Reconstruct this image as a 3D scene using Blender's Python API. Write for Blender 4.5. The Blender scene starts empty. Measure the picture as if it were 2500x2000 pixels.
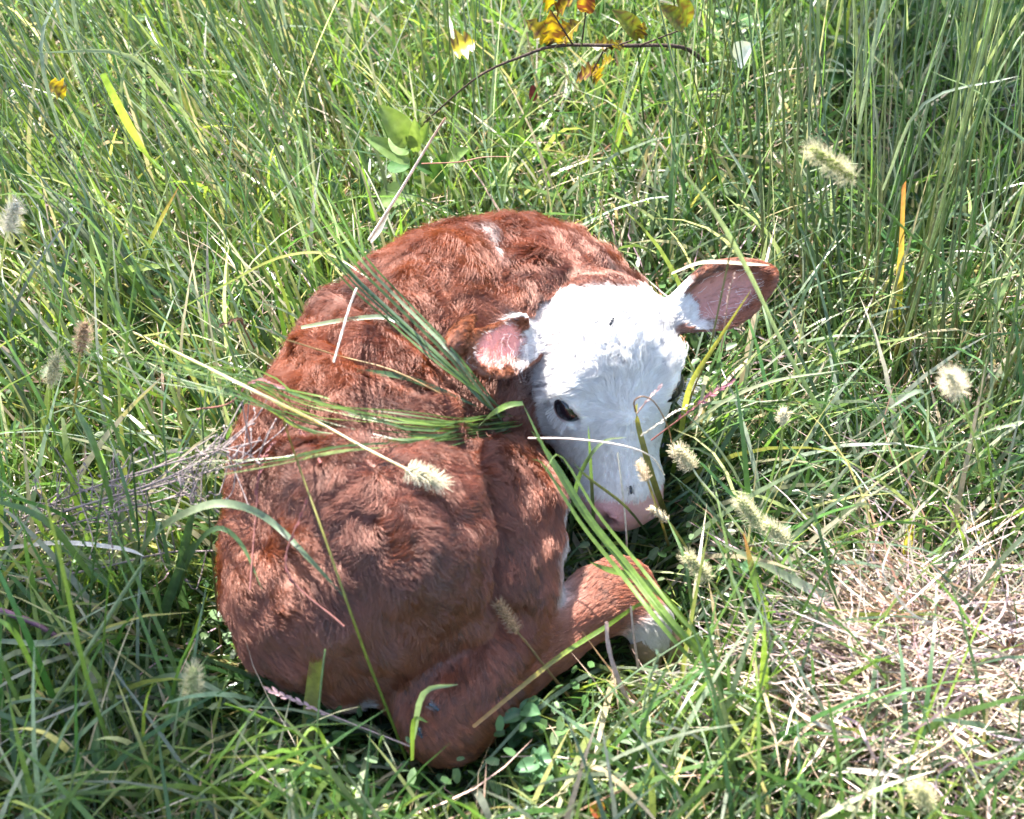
import bpy, math, random
import numpy as np
from mathutils import Vector, Matrix, kdtree

DRAFT = ''
rng = np.random.default_rng(11)
random.seed(11)
scene = bpy.context.scene
COL = scene.collection

# ---------------------------------------------------------------- camera
PITCH = math.radians(45.0)
DIST = 1.70
F_PX = 4013.0                      # focal length in pixels of a 2500 px wide frame
CAM = np.array([0.0, -DIST * math.cos(PITCH), DIST * math.sin(PITCH)])
FWD = np.array([0.0, math.cos(PITCH), -math.sin(PITCH)])
UP = np.array([0.0, math.sin(PITCH), math.cos(PITCH)])
RIGHT = np.array([1.0, 0.0, 0.0])
cam_data = bpy.data.cameras.new('camera')
cam_data.sensor_width = 36.0
cam_data.lens = 36.0 * F_PX / 2500.0
cam_data.clip_start = 0.02
cam_data.clip_end = 500.0
cam_data.dof.use_dof = True
cam_data.dof.focus_distance = 1.60
cam_data.dof.aperture_fstop = 7.0
cam = bpy.data.objects.new('camera', cam_data)
cam.location = CAM
cam.rotation_euler = (math.pi / 2 - PITCH, 0, 0)
COL.objects.link(cam)
scene.camera = cam

# ---------------------------------------------------------------- world, sun, exposure
SUN_AZ_LEFT = math.radians(27.0)   # sun stands behind the calf, a little to the left
SUN_EL = math.radians(56.0)
SUN_DIR = np.array([-math.sin(SUN_AZ_LEFT) * math.cos(SUN_EL), math.cos(SUN_AZ_LEFT) * math.cos(SUN_EL), math.sin(SUN_EL)])
world = bpy.data.worlds.new('World')
scene.world = world
world.use_nodes = True
wn = world.node_tree
wn.nodes.clear()
sky = wn.nodes.new('ShaderNodeTexSky')
sky.sky_type = 'NISHITA'
sky.sun_disc = False
sky.sun_elevation = SUN_EL
sky.sun_rotation = -SUN_AZ_LEFT
sky.dust_density = 2.2
sky.ozone_density = 0.5
bg = wn.nodes.new('ShaderNodeBackground')
bg.inputs['Strength'].default_value = 0.12
wout = wn.nodes.new('ShaderNodeOutputWorld')
wn.links.new(sky.outputs[0], bg.inputs[0])
wn.links.new(bg.outputs[0], wout.inputs[0])
sun_data = bpy.data.lights.new('sun', 'SUN')
sun_data.energy = 5.0
sun_data.angle = math.radians(0.55)
sun_data.color = (1.0, 0.95, 0.87)
sun = bpy.data.objects.new('sun', sun_data)
sun.rotation_euler = Vector(SUN_DIR).to_track_quat('Z', 'Y').to_euler()
sun.location = SUN_DIR * 10
COL.objects.link(sun)
scene.view_settings.view_transform = 'Standard'
scene.view_settings.look = 'None'
scene.view_settings.gamma = 1.0
scene.view_settings.use_curve_mapping = False
scene.view_settings.exposure = 2.3
scene.render.engine = 'CYCLES'
scene.cycles.max_bounces = 5
scene.cycles.diffuse_bounces = 3
scene.cycles.glossy_bounces = 1
scene.cycles.transmission_bounces = 3
scene.cycles.transparent_max_bounces = 6
scene.cycles.use_adaptive_sampling = True
scene.cycles.adaptive_threshold = 0.02
scene.cycles.use_denoising = True
scene.cycles.sample_clamp_indirect = 5.0


def P(px, py, z=0.0):
    """World point at height z seen at photo pixel (px, py)."""
    d = FWD * F_PX + RIGHT * (px - 1250.0) - UP * (py - 1000.0)
    t = (z - CAM[2]) / d[2]
    return CAM + d * t


def project(p):
    q = np.asarray(p) - CAM
    dep = q @ FWD
    return 1250 + F_PX * (q @ RIGHT) / dep, 1000 - F_PX * (q @ UP) / dep


# ---------------------------------------------------------------- helpers
def link(name, data, parent=None):
    o = bpy.data.objects.new(name, data)
    COL.objects.link(o)
    if parent is not None:
        o.parent = parent
    return o


def tag(o, label=None, cat=None, group=None, kind=None):
    if label: o['label'] = label
    if cat: o['category'] = cat
    if group: o['group'] = group
    if kind: o['kind'] = kind
    return o


def mesh_np(name, V, F, mat=None, cols=None, smooth=True):
    """Mesh from numpy verts and a uniform face array (tri or quad); optional vertex colours."""
    V = np.asarray(V, np.float32); F = np.asarray(F, np.int32)
    me = bpy.data.meshes.new(name)
    n, k = F.shape
    me.vertices.add(len(V)); me.vertices.foreach_set('co', V.ravel())
    me.loops.add(n * k); me.loops.foreach_set('vertex_index', F.ravel())
    me.polygons.add(n)
    me.polygons.foreach_set('loop_start', np.arange(0, n * k, k, dtype=np.int32))
    me.polygons.foreach_set('loop_total', np.full(n, k, np.int32))
    if smooth:
        me.polygons.foreach_set('use_smooth', np.ones(n, bool))
    if cols is not None:
        a = me.attributes.new('Col', 'FLOAT_COLOR', 'POINT')
        c4 = np.ones((len(V), 4), np.float32); c4[:, :3] = cols
        a.data.foreach_set('color', c4.ravel())
    me.update(); me.validate()
    if mat: me.materials.append(mat)
    return me


def norm(v):
    v = np.asarray(v, float)
    return v / np.maximum(np.linalg.norm(v, axis=-1, keepdims=True), 1e-9)


def vnoise(p, scale, seed=0):
    """Cheap smooth 3-vector noise field for points p (N,3)."""
    r = np.random.default_rng(seed)
    out = np.zeros((len(p), 3))
    for k in range(6):
        d = norm(r.normal(size=(3, 3)))
        ph = r.uniform(0, 6.28, 3)
        f = (0.7 + 0.25 * k) / scale * 2.2
        out += np.sin(p @ d.T * f + ph) / 3.2
    return out


# ---------------------------------------------------------------- materials
def new_mat(name):
    m = bpy.data.materials.new(name)
    m.use_nodes = True
    nt = m.node_tree
    nt.nodes.clear()
    return m, nt, nt.nodes.new('ShaderNodeOutputMaterial')


def leaf_mat(name, trans=0.45, rough=0.42, spec=0.5, noise=0.25, scale=220.0, tmul=(1.0, 1.0, 1.0)):
    """Thin plant tissue: vertex colour, streaky noise, gloss and light passing through."""
    m, nt, out = new_mat(name)
    N, L = nt.nodes, nt.links
    at = N.new('ShaderNodeAttribute'); at.attribute_name = 'Col'
    geo = N.new('ShaderNodeNewGeometry')
    ns = N.new('ShaderNodeTexNoise'); ns.inputs['Scale'].default_value = scale; ns.inputs['Detail'].default_value = 3
    L.new(geo.outputs['Position'], ns.inputs['Vector'])
    mr = N.new('ShaderNodeMapRange'); mr.inputs['From Min'].default_value = 0.3; mr.inputs['From Max'].default_value = 0.7
    mr.inputs['To Min'].default_value = 1 - noise; mr.inputs['To Max'].default_value = 1 + noise
    L.new(ns.outputs['Fac'], mr.inputs['Value'])
    mu = N.new('ShaderNodeMix'); mu.data_type = 'RGBA'; mu.blend_type = 'MULTIPLY'; mu.inputs['Factor'].default_value = 1
    L.new(at.outputs['Color'], mu.inputs['A']); L.new(mr.outputs['Result'], mu.inputs['B'])
    pb = N.new('ShaderNodeBsdfPrincipled')
    pb.inputs['Roughness'].default_value = rough
    pb.inputs['Specular IOR Level'].default_value = spec
    L.new(mu.outputs['Result'], pb.inputs['Base Color'])
    tr = N.new('ShaderNodeBsdfTranslucent')
    tm = N.new('ShaderNodeMix'); tm.data_type = 'RGBA'; tm.blend_type = 'MULTIPLY'; tm.inputs['Factor'].default_value = 1
    tm.inputs['B'].default_value = (*tmul, 1)
    L.new(mu.outputs['Result'], tm.inputs['A']); L.new(tm.outputs['Result'], tr.inputs['Color'])
    mx = N.new('ShaderNodeMixShader'); mx.inputs['Fac'].default_value = trans
    L.new(pb.outputs[0], mx.inputs[1]); L.new(tr.outputs[0], mx.inputs[2])
    L.new(mx.outputs[0], out.inputs['Surface'])
    return m


def solid_mat(name, col, rough=0.6, spec=0.4, noise=0.2, scale=150.0, bump=0.0):
    m, nt, out = new_mat(name)
    N, L = nt.nodes, nt.links
    geo = N.new('ShaderNodeNewGeometry')
    ns = N.new('ShaderNodeTexNoise'); ns.inputs['Scale'].default_value = scale; ns.inputs['Detail'].default_value = 4
    L.new(geo.outputs['Position'], ns.inputs['Vector'])
    rp = N.new('ShaderNodeValToRGB')
    rp.color_ramp.elements[0].position = 0.3; rp.color_ramp.elements[1].position = 0.7
    rp.color_ramp.elements[0].color = (*[c * (1 - noise) for c in col], 1)
    rp.color_ramp.elements[1].color = (*[min(1, c * (1 + noise)) for c in col], 1)
    L.new(ns.outputs['Fac'], rp.inputs['Fac'])
    pb = N.new('ShaderNodeBsdfPrincipled')
    pb.inputs['Roughness'].default_value = rough
    pb.inputs['Specular IOR Level'].default_value = spec
    L.new(rp.outputs['Color'], pb.inputs['Base Color'])
    if bump:
        bp = N.new('ShaderNodeBump'); bp.inputs['Strength'].default_value = bump; bp.inputs['Distance'].default_value = 0.004
        L.new(ns.outputs['Fac'], bp.inputs['Height']); L.new(bp.outputs[0], pb.inputs['Normal'])
    L.new(pb.outputs[0], out.inputs['Surface'])
    return m

# ================================================================ the calf (one continuous body grown from a distance field)
def sd_cone(p, a, b, ra, rb):
    a = np.asarray(a, np.float32); b = np.asarray(b, np.float32)
    ba = b - a
    t = np.clip(((p - a) @ ba) / (ba @ ba), 0, 1)
    q = p - a - t[..., None] * ba
    return np.sqrt(np.einsum('...i,...i', q, q)) - (ra + (rb - ra) * t)


def sd_ell(p, c, ax, r):
    """ellipsoid: centre, 3x3 rows of axes, radii"""
    q = (p - np.asarray(c, np.float32)) @ np.asarray(ax, np.float32).T
    r = np.asarray(r, np.float32)
    k0 = np.linalg.norm(q / r, axis=-1)
    k1 = np.linalg.norm(q / (r * r), axis=-1)
    return k0 * (k0 - 1) / np.maximum(k1, 1e-6)


def smin(a, b, k):
    h = np.clip(0.5 + 0.5 * (b - a) / k, 0, 1)
    return b + (a - b) * h - k * h * (1 - h)


def smax(a, b, k):
    return -smin(-a, -b, k)


def frame(x, zhint):
    x = norm(x); z = np.asarray(zhint, float); z = norm(z - x * (z @ x)); y = np.cross(z, x)
    return np.array([x, y, z])


# head frame: X down the face to the nose, Y to the picture's right, Z out of the forehead
H0 = P(1496, 712, 0.250)          # poll
H1 = P(1560, 1286, 0.062)         # tip of the nose
HX = norm(H1 - H0); HL = np.linalg.norm(H1 - H0)
hz = norm(np.array([0.27, -0.60, 0.76]))
HA = frame(HX, hz); HX, HY, HZ = HA
def HP(l, w, n):                  # l along the face 0..1, w and n in metres
    return H0 + HX * (l * HL) + HY * w + HZ * n

# ears: base, tip and opening direction
EL0, EL1 = HP(0.17, -0.062, -0.034), P(1122, 838, 0.300)
ER0, ER1 = HP(0.19, 0.066, -0.034), P(1872, 672, 0.225)
el_fr = frame(EL1 - EL0, np.array([0.15, -0.70, 0.62]))
er_fr = frame(ER1 - ER0, np.array([-0.05, -0.80, 0.42]))
EYE_L, EYE_R = HP(0.455, -0.0495, -0.0150), HP(0.455, 0.0530, -0.0120)
NOSTRIL_L, NOSTRIL_R = HP(0.955, -0.0235, -0.006), HP(0.955, 0.0235, -0.006)

# chains: (pixel x, pixel y, height, radius)
TORSO = [(810, 1410, .095, .080), (880, 1300, .118, .098), (900, 1130, .135, .100), (1000, 980, .132, .105),
         (1120, 870, .128, .102), (1270, 830, .105, .082)]
BELLY = [(1000, 1190, .085, .085), (1140, 1210, .075, .058), (1232, 1245, .055, .050)]
NECK = [(1250, 790, .125, .080), (1370, 800, .118, .070), (1490, 830, .115, .050)]
THIGH = [(830, 1395, .125, .082), (920, 1310, .145, .092), (1085, 1235, .130, .070), (1180, 1228, .105, .047)]
SHANK = [(1210, 1260, .098, .053), (1200, 1430, .082, .052), (1115, 1650, .055, .044), (1085, 1745, .044, .035)]
BUTTOCK = [(800, 1455, .085, .074), (880, 1515, .066, .060), (1010, 1540, .060, .050)]
CANNON = [(1095, 1755, .040, .033), (1180, 1690, .042, .030), (1340, 1560, .045, .0265), (1460, 1470, .049, .029), (1505, 1450, .050, .031)]
PASTERN = [(1520, 1450, .048, .028), (1575, 1500, .042, .021), (1592, 1545, .030, .020)]
FORE = [(1560, 900, .040, .035), (1330, 930, .038, .035)]


def chain(p, ch, k=None):
    d = None
    for a, b in zip(ch[:-1], ch[1:]):
        e = sd_cone(p, P(*a[:3]), P(*b[:3]), a[3], b[3])
        d = e if d is None else (np.minimum(d, e) if k is None else smin(d, e, k))
    return d


def ear_sdf(p, base, tip, fr):
    ln = np.linalg.norm(tip - base)
    u = ((p - base) @ fr[0]) / ln
    fw = np.clip(0.62 + 0.62 * u - 0.30 * u * u - 0.65 * np.clip(u - 0.45, 0, 1) ** 1.4, 0.30, 1.1)     # leaf outline
    q = np.stack([((p - base) @ fr[0]), ((p - base) @ fr[1]) / fw, (p - base) @ fr[2]], -1)
    E = np.eye(3)
    a = sd_ell(q, (ln * 0.53, 0, 0), E, (ln * 0.57, 0.0375, 0.022))
    b = sd_ell(q, (ln * 0.52, 0, 0.0135), E, (ln * 0.49, 0.0340, 0.0225))
    d = smax(a, -b, 0.004) * 0.85
    return smin(d, sd_cone(p, base - fr[0] * 0.022, base + fr[0] * 0.010 - fr[2] * 0.006, 0.019, 0.013), 0.014)


def ear_inner(p, base, tip, fr):
    """1 on the skin of the ear's hollow, 0 elsewhere"""
    ln = np.linalg.norm(tip - base)
    u = ((p - base) @ fr[0]) / ln
    fw = np.clip(0.62 + 0.62 * u - 0.30 * u * u - 0.65 * np.clip(u - 0.45, 0, 1) ** 1.4, 0.30, 1.1)
    q = np.stack([((p - base) @ fr[0]), ((p - base) @ fr[1]) / fw, (p - base) @ fr[2]], -1)
    b = sd_ell(q, (ln * 0.52, 0, 0.0135), np.eye(3), (ln * 0.49, 0.0340, 0.0225))
    rim = np.hypot((u - .53) / .56, q[..., 1] / 0.0375)
    return np.clip(1.8 - np.abs(b) / 0.0025, 0, 1) * np.clip((0.74 - rim) / 0.2, 0, 1), u, q[..., 1] / 0.0375


def parts_sdf(p):
    D = {}
    t = chain(p, TORSO, 0.03)
    w = sd_cone(p, P(1155, 775, .182), P(1310, 785, .158), .052, .042)     # withers
    t = smin(t, w, 0.07)
    D['torso'] = smin(t, chain(p, [(1250, 830, .10, .085), (1340, 870, .06, .06)]), 0.06)
    D['belly'] = chain(p, BELLY, 0.03)
    D['neck'] = chain(p, NECK, 0.03)
    th = chain(p, THIGH, 0.03)
    th = smin(th, chain(p, SHANK, 0.02), 0.045)
    D['thigh'] = smin(th, chain(p, BUTTOCK, 0.02), 0.05)
    D['cannon'] = chain(p, CANNON, 0.01)
    D['pastern'] = chain(p, PASTERN, 0.01)
    D['fore'] = chain(p, FORE)
    # head
    cr = sd_ell(p, HP(0.25, 0, -0.052), HA, (0.066, 0.0640, 0.056))
    br = sd_ell(p, HP(0.40, 0, -0.046), HA, (0.066, 0.0600, 0.043))
    h = smin(cr, br, 0.03)
    h = smin(h, sd_cone(p, HP(0.46, 0, -0.045), HP(0.86, 0, -0.036), 0.042, 0.0325), 0.030)
    h = smin(h, sd_cone(p, HP(0.50, 0, -0.012), HP(0.84, 0, -0.012), 0.012, 0.011), 0.022)           # bony ridge of the nose   # nose bridge
    h = smin(h, sd_ell(p, HP(0.865, 0, -0.036), HA, (0.034, 0.0400, 0.031)), 0.018)
    h = smin(h, sd_ell(p, HP(0.950, 0, -0.036), HA, (0.020, 0.0290, 0.026)), 0.016)           # muzzle
    h = smin(h, sd_cone(p, HP(0.30, 0, -0.085), HP(0.90, 0, -0.064), 0.037, 0.021), 0.026)    # jaw
    for s in (-1, 1):
        h = smin(h, sd_ell(p, HP(0.405, 0.047 * s, -0.015), HA, (0.024, 0.017, 0.018)), 0.014)  # brow
        h = smin(h, sd_cone(p, HP(0.50, 0.040 * s, -0.055), HP(0.66, 0.032 * s, -0.052), 0.018, 0.015), 0.025)
        h = smin(h, sd_ell(p, HP(0.945, 0.0225 * s, -0.016), HA, (0.013, 0.011, 0.011)), 0.006)
        eye = EYE_L if s < 0 else EYE_R
        efr = frame(HX * 0.80 - HY * 0.45 * s - HZ * 0.10, HY * s * 0.72 + HZ * 0.69)
        h = smax(h, -sd_ell(p, eye + efr[2] * 0.006, efr, (0.0185, 0.0084, 0.013)), 0.003)
        nst = HP(0.965, 0.0250 * s, -0.012)
        h = smax(h, -sd_ell(p, nst, frame(HX * 0.5 + HY * s, HX), (0.0090, 0.0048, 0.012)), 0.003)
    mouth = sd_ell(p, HP(0.985, 0, -0.050), HA, (0.030, 0.036, 0.0022))
    h = smax(h, -mouth, 0.003)
    D['head'] = h
    D['ear_l'] = ear_sdf(p, EL0, EL1, el_fr)
    D['ear_r'] = ear_sdf(p, ER0, ER1, er_fr)
    return D


def calf_sdf(p, D=None):
    D = D or parts_sdf(p)
    d = smin(D['torso'], D['neck'], 0.05)
    d = smin(d, D['belly'], 0.04)
    d = smin(d, D['thigh'], 0.014)
    d = smin(d, D['fore'], 0.02)
    c = smin(D['cannon'], D['pastern'], 0.012)
    d = smin(d, c, 0.018)
    h = smin(D['head'], D['ear_l'], 0.010)
    h = smin(h, D['ear_r'], 0.010)
    d = smin(d, h, 0.016)
    # loose skin: soft lumps over the torso and thigh, a fold where the shank leaves the thigh
    sh = p.shape[:-1]; q = p.reshape(-1, 3)
    lump = (np.sin(q[:, 0] * 62 + q[:, 1] * 31 + 1.0) * np.sin(q[:, 1] * 55 - q[:, 2] * 48 + 0.5) + 0.6 * np.sin(q[:, 0] * 97 - q[:, 2] * 80) * np.sin(q[:, 1] * 110 + 2)).reshape(sh)
    wgt = np.clip((np.minimum(D['head'], np.minimum(D['cannon'], np.minimum(D['ear_l'], D['ear_r']))) - 0.01) / 0.03, 0, 1)
    d = d + 0.0028 * lump * wgt
    return d


VOX = 0.0042
G0 = np.array([-0.36, -0.50, -0.03]); G1 = np.array([0.32, 0.24, 0.36])
gn = np.ceil((G1 - G0) / VOX).astype(int) + 1
gx = [G0[i] + VOX * np.arange(gn[i]) for i in range(3)]
GP = np.stack(np.meshgrid(*gx, indexing='ij'), -1).astype(np.float32)
SDF = calf_sdf(GP).astype(np.float32)
if DRAFT:
    print('sdf bounds', np.argwhere(SDF < 0).min(0), np.argwhere(SDF < 0).max(0), gn)


def sdf_at(p):
    """trilinear lookup of the calf distance grid; far away counts as far"""
    q = (np.asarray(p) - G0) / VOX
    i = np.floor(q).astype(int)
    ok = np.all((i >= 0) & (i < gn - 1), axis=-1)
    i = np.clip(i, 0, gn - 2)
    f = np.clip(q - i, 0, 1)
    r = 0
    for dx in (0, 1):
        for dy in (0, 1):
            for dz in (0, 1):
                w = (f[..., 0] if dx else 1 - f[..., 0]) * (f[..., 1] if dy else 1 - f[..., 1]) * (f[..., 2] if dz else 1 - f[..., 2])
                r = r + w * SDF[i[..., 0] + dx, i[..., 1] + dy, i[..., 2] + dz]
    return np.where(ok, r, 0.5)


def ray_dir(px, py):
    return norm(FWD * F_PX + RIGHT * (px - 1250.0) - UP * (py - 1000.0))


def hit(px, py):
    """point of the calf's skin seen at a photo pixel, or None"""
    d = ray_dir(px, py); t = 1.0
    for _ in range(90):
        v = float(sdf_at((CAM + d * t)[None])[0])
        if v < 0.0008: return CAM + d * t
        t += max(v * 0.8, 0.0008) if v < 0.4 else 0.03
        if t > 2.6: return None
    return None


# folds (positive depth) and bony ridges (negative) drawn along the skin
RELIEF = [([(985, 1690), (1040, 1640), (1120, 1598), (1195, 1545), (1235, 1520)], .016, .011), ([(1225, 1515), (1265, 1505)], .017, .014),
          ([(1255, 1050), (1180, 1062), (1080, 1075), (960, 1075), (850, 1050), (740, 1020)], .016, .014), ([(1130, 1110), (1180, 1200), (1205, 1330), (1190, 1450)], .010, .016),
          ([(760, 1010), (680, 1040), (600, 1060)], .015, .026), ([(1240, 600), (1230, 680), (1205, 770), (1175, 890)], .015, .017), ([(1370, 690), (1345, 740), (1330, 800)], .008, .014),
          ([(600, 1300), (588, 1440), (622, 1580), (690, 1670)], -.009, .013), ([(650, 1150), (605, 1230)], -.013, .024), ([(1010, 720), (1110, 615)], -.010, .024), ([(1310, 630), (1420, 665)], -.007, .020),
          ([(820, 740), (900, 830), (1000, 900)], -.005, .013), ([(750, 840), (850, 920), (950, 980)], -.005, .012), ([(900, 660), (990, 740), (1090, 800)], -.005, .013),
          ([(860, 700), (940, 790), (1040, 860)], .004, .010), ([(790, 790), (880, 880), (980, 945)], .004, .010),
          ([(1200, 1700), (1300, 1620), (1400, 1545)], .004, .006), ([(1010, 1330), (1130, 1420), (1150, 1520)], -.008, .022), ([(760, 1280), (830, 1390), (950, 1500)], .009, .026),
          ([(680, 1180), (820, 1160), (980, 1150)], -.006, .022), ([(1060, 1720), (1130, 1665)], -.005, .012), ([(1430, 1500), (1500, 1500)], -.003, .012), ([(640, 1560), (760, 1600), (860, 1640)], .006, .014)]
for line, depth, wid in RELIEF:
    L3 = [hit(*q) for q in line]
    L3 = [q for q in L3 if q is not None]
    if len(L3) < 2: continue
    lo = np.clip(((np.min(L3, 0) - 3 * wid - G0) / VOX).astype(int), 0, gn - 1); hi = np.clip(((np.max(L3, 0) + 3 * wid - G0) / VOX).astype(int) + 2, 1, gn)
    sl = tuple(slice(a, b) for a, b in zip(lo, hi))
    dd = None
    for a, b in zip(L3[:-1], L3[1:]):
        e = sd_cone(GP[sl], a, b, 0, 0)
        dd = e if dd is None else np.minimum(dd, e)
    SDF[sl] += (depth * np.exp(-(dd / wid) ** 2)).astype(np.float32)
del GP


def surface_nets(F, org, h):
    ins = F < 0
    cn = tuple(s - 1 for s in F.shape)
    S = np.zeros(cn + (3,), np.float32); C = np.zeros(cn, np.float32)
    faces = []
    for ax in range(3):
        o1, o2 = [(1, 2), (2, 0), (0, 1)][ax]
        lo = [slice(None)] * 3; hi = [slice(None)] * 3
        lo[ax] = slice(0, -1); hi[ax] = slice(1, None)
        a, b = F[tuple(lo)], F[tuple(hi)]
        ii = np.argwhere((a < 0) != (b < 0))
        fa = a[tuple(ii.T)]; fb = b[tuple(ii.T)]
        pos = ii.astype(np.float32); pos[:, ax] += fa / (fa - fb)
        keep = (ii[:, o1] > 0) & (ii[:, o1] < F.shape[o1] - 1) & (ii[:, o2] > 0) & (ii[:, o2] < F.shape[o2] - 1)
        ii, pos, fa = ii[keep], pos[keep], fa[keep]
        cells = []
        for d1, d2 in ((-1, -1), (0, -1), (0, 0), (-1, 0)):
            c = ii.copy(); c[:, o1] += d1; c[:, o2] += d2
            np.add.at(S, tuple(c.T), pos); np.add.at(C, tuple(c.T), 1)
            cells.append(np.ravel_multi_index(tuple(c.T), cn))
        q = np.stack(cells, 1)
        q[fa >= 0] = q[fa >= 0][:, ::-1]
        faces.append(q)
    m = C > 0
    idx = np.full(C.size, -1, np.int64); idx[np.flatnonzero(m.ravel())] = np.arange(m.sum())
    V = S[m] / C[m][:, None] * h + org
    return V, idx[np.concatenate(faces)]


BV, BF = surface_nets(SDF, G0, VOX)


def sdf_normal(p, e=0.004):
    g = np.stack([sdf_at(p + np.eye(3)[k] * e) - sdf_at(p - np.eye(3)[k] * e) for k in range(3)], -1)
    return norm(g)

# ---- surface colour, hair flow and hair length over the body
C_BROWN = np.array([0.104, 0.0220, 0.0072]); C_WHITE = np.array([0.88, 0.86, 0.85]); C_PINK = np.array([0.62, 0.36, 0.36])
C_TAN = np.array([0.18, 0.062, 0.028])


def chain_flow(p, ch):
    """unit direction of the nearest segment of a chain"""
    best = np.full(len(p), 9.0); out = np.zeros((len(p), 3))
    for a, b in zip(ch[:-1], ch[1:]):
        A, B = P(*a[:3]), P(*b[:3])
        d = sd_cone(p, A, B, a[3], b[3])
        m = d < best
        best = np.where(m, d, best); out[m] = norm(B - A)
    return out


def sstep(x, a, b):
    t = np.clip((x - a) / (b - a), 0, 1)
    return t * t * (3 - 2 * t)


def coat(p, n):
    D = parts_sdf(p.astype(np.float32))
    N = len(p)
    keys = ['torso', 'belly', 'neck', 'thigh', 'cannon', 'pastern', 'fore', 'head', 'ear_l', 'ear_r']
    M = np.stack([D[k] for k in keys], 1)
    w = np.exp(-(M - M.min(1, keepdims=True)) / 0.007); w /= w.sum(1, keepdims=True)
    W = {k: w[:, i] for i, k in enumerate(keys)}
    hl = ((p - H0) @ HX) / HL; hw = (p - H0) @ HY
    # flow
    down = np.array([0, 0, -1.0])
    fl = np.zeros((N, 3))
    fl += W['torso'][:, None] * (-chain_flow(p, TORSO) * 0.7 + down * 0.45 + np.array([-.15, -.35, 0]))
    fl += W['neck'][:, None] * (-chain_flow(p, NECK) + down * 0.5)
    fl += (W['belly'] + W['fore'])[:, None] * (down + np.array([.4, -.2, 0]))
    wh = P(930, 1300, .26)
    rad = norm(p - wh)
    fl += W['thigh'][:, None] * (0.12 * rad + down * 0.7 + np.array([.40, -.45, 0]) + 0.5 * vnoise(p, 0.10, 9))
    fl += W['cannon'][:, None] * chain_flow(p, CANNON)
    fl += W['pastern'][:, None] * chain_flow(p, PASTERN)
    whorl = HP(0.52, 0, 0)
    fl += W['head'][:, None] * (norm(p - whorl) + HX * 0.15)
    for k, e0, fr in (('ear_l', EL0, el_fr), ('ear_r', ER0, er_fr)):
        fl += W[k][:, None] * (fr[0] * 1.0 + fr[1] * (((p - e0) @ fr[1]) / 0.03)[:, None] * 0.5)
    # colour
    head = W['head']
    white = head * sstep(hl, -0.04, 0.02)
    white = np.where(hl < 0.1, white * sstep(hl + vnoise(p, 0.03, 3)[:, 0] * 0.05, 0.0, 0.05), white)
    skin_c = C_BROWN * (1 - white[:, None]) + C_WHITE * white[:, None]
    # the sleek hair of the lower haunch and shanks is paler and more tan than the curly back
    legw = np.clip(W['cannon'] + W['pastern'] + W['thigh'] * sstep((P(950, 1330, .2)[2] - p[:, 2]) / 0.16, -0.05, 0.75), 0, 1)[:, None]
    skin_c = skin_c * (1 - legw * (1 - white[:, None])) + np.array([0.225, 0.068, 0.030]) * legw * (1 - white[:, None])
    inner = np.zeros(N)
    for k, e0, e1, fr in (('ear_l', EL0, EL1, el_fr), ('ear_r', ER0, ER1, er_fr)):
        u = ((p - e0) @ fr[0]) / np.linalg.norm(e1 - e0)
        v = ((p - e0) @ fr[1]) / 0.034
        inn = ear_inner(p, e0, e1, fr)[0] * sstep(W[k], .3, .6)
        inner = np.maximum(inner, inn)
        base = W[k] * (1 - sstep(u + vnoise(p, 0.02, 5)[:, 1] * 0.08, 0.16, 0.36)) * sstep(n[:, 2], 0.15, 0.5)
        skin_c = skin_c * (1 - (W[k] * (1 - base))[:, None]) + C_TAN * (W[k] * (1 - base))[:, None]
        skin_c = skin_c * (1 - base[:, None]) + C_WHITE * base[:, None]
    pas = np.maximum(W['pastern'] * sstep(chain_len(p), 0.45, 0.75), 0)
    skin_c = skin_c * (1 - pas[:, None]) + np.array([.70, .67, .65]) * pas[:, None]
    bel = sstep(((p - P(1340, 1200, .06)) @ RIGHT), -0.004, 0.010) * (W['belly'] + W['thigh']) * (p[:, 2] < 0.12)
    skin_c = skin_c * (1 - bel[:, None]) + C_WHITE * bel[:, None]
    spot = np.exp(-(np.linalg.norm((p - P(1205, 590, .235)) * [1.2, .7, 1], axis=1) / 0.012) ** 2 * 1.2)
    spot = np.clip(spot * 1.3 + vnoise(p, .015, 8)[:, 0] * .25 * (spot > .1), 0, 1)
    spot = spot * .7
    skin_c = skin_c * (1 - spot[:, None]) + C_WHITE * spot[:, None]
    udder = np.exp(-(np.linalg.norm(p - P(860, 1690, .04), axis=1) / 0.022) ** 2)
    skin_c = skin_c * (1 - udder[:, None]) + C_WHITE * 0.85 * udder[:, None]
    # bare pink nose pad, lids
    nose = head * sstep(hl + 0.25 * np.abs(hw) / 0.04 * 0.12, 0.845, 0.915)
    lid = np.zeros(N)
    for e in (EYE_L, EYE_R):
        lid = np.maximum(lid, 1 - sstep(np.linalg.norm(p - e, axis=1), 0.0115, 0.0165))
    # hair length, curl, lift
    length = .0245 * W['torso'] + .022 * W['neck'] + .014 * W['belly'] + .0235 * W['thigh'] + .0090 * W['cannon'] + .0085 * W['pastern'] + .010 * W['fore'] \
        + W['head'] * (0.0055 + 0.0165 * (1 - sstep(hl, 0.34, 0.60)) * sstep(hl, -0.05, 0.22)) + .0058 * (W['ear_l'] + W['ear_r'])
    shank = np.exp(-(np.maximum(chain(p, SHANK[1:]), 0) / 0.012) ** 2) * W['thigh']
    length *= 1 - 0.40 * shank
    length = np.where(inner > .3, .009, length)
    curl = W['torso'] * 1.0 + W['neck'] * .9 + W['thigh'] * (0.75 - 0.55 * sstep((P(950, 1330, .2)[2] - p[:, 2]) / 0.16, -0.1, 0.7)) + head * (1 - sstep(hl, .3, .5)) * .9 + W['belly'] * .5
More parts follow.
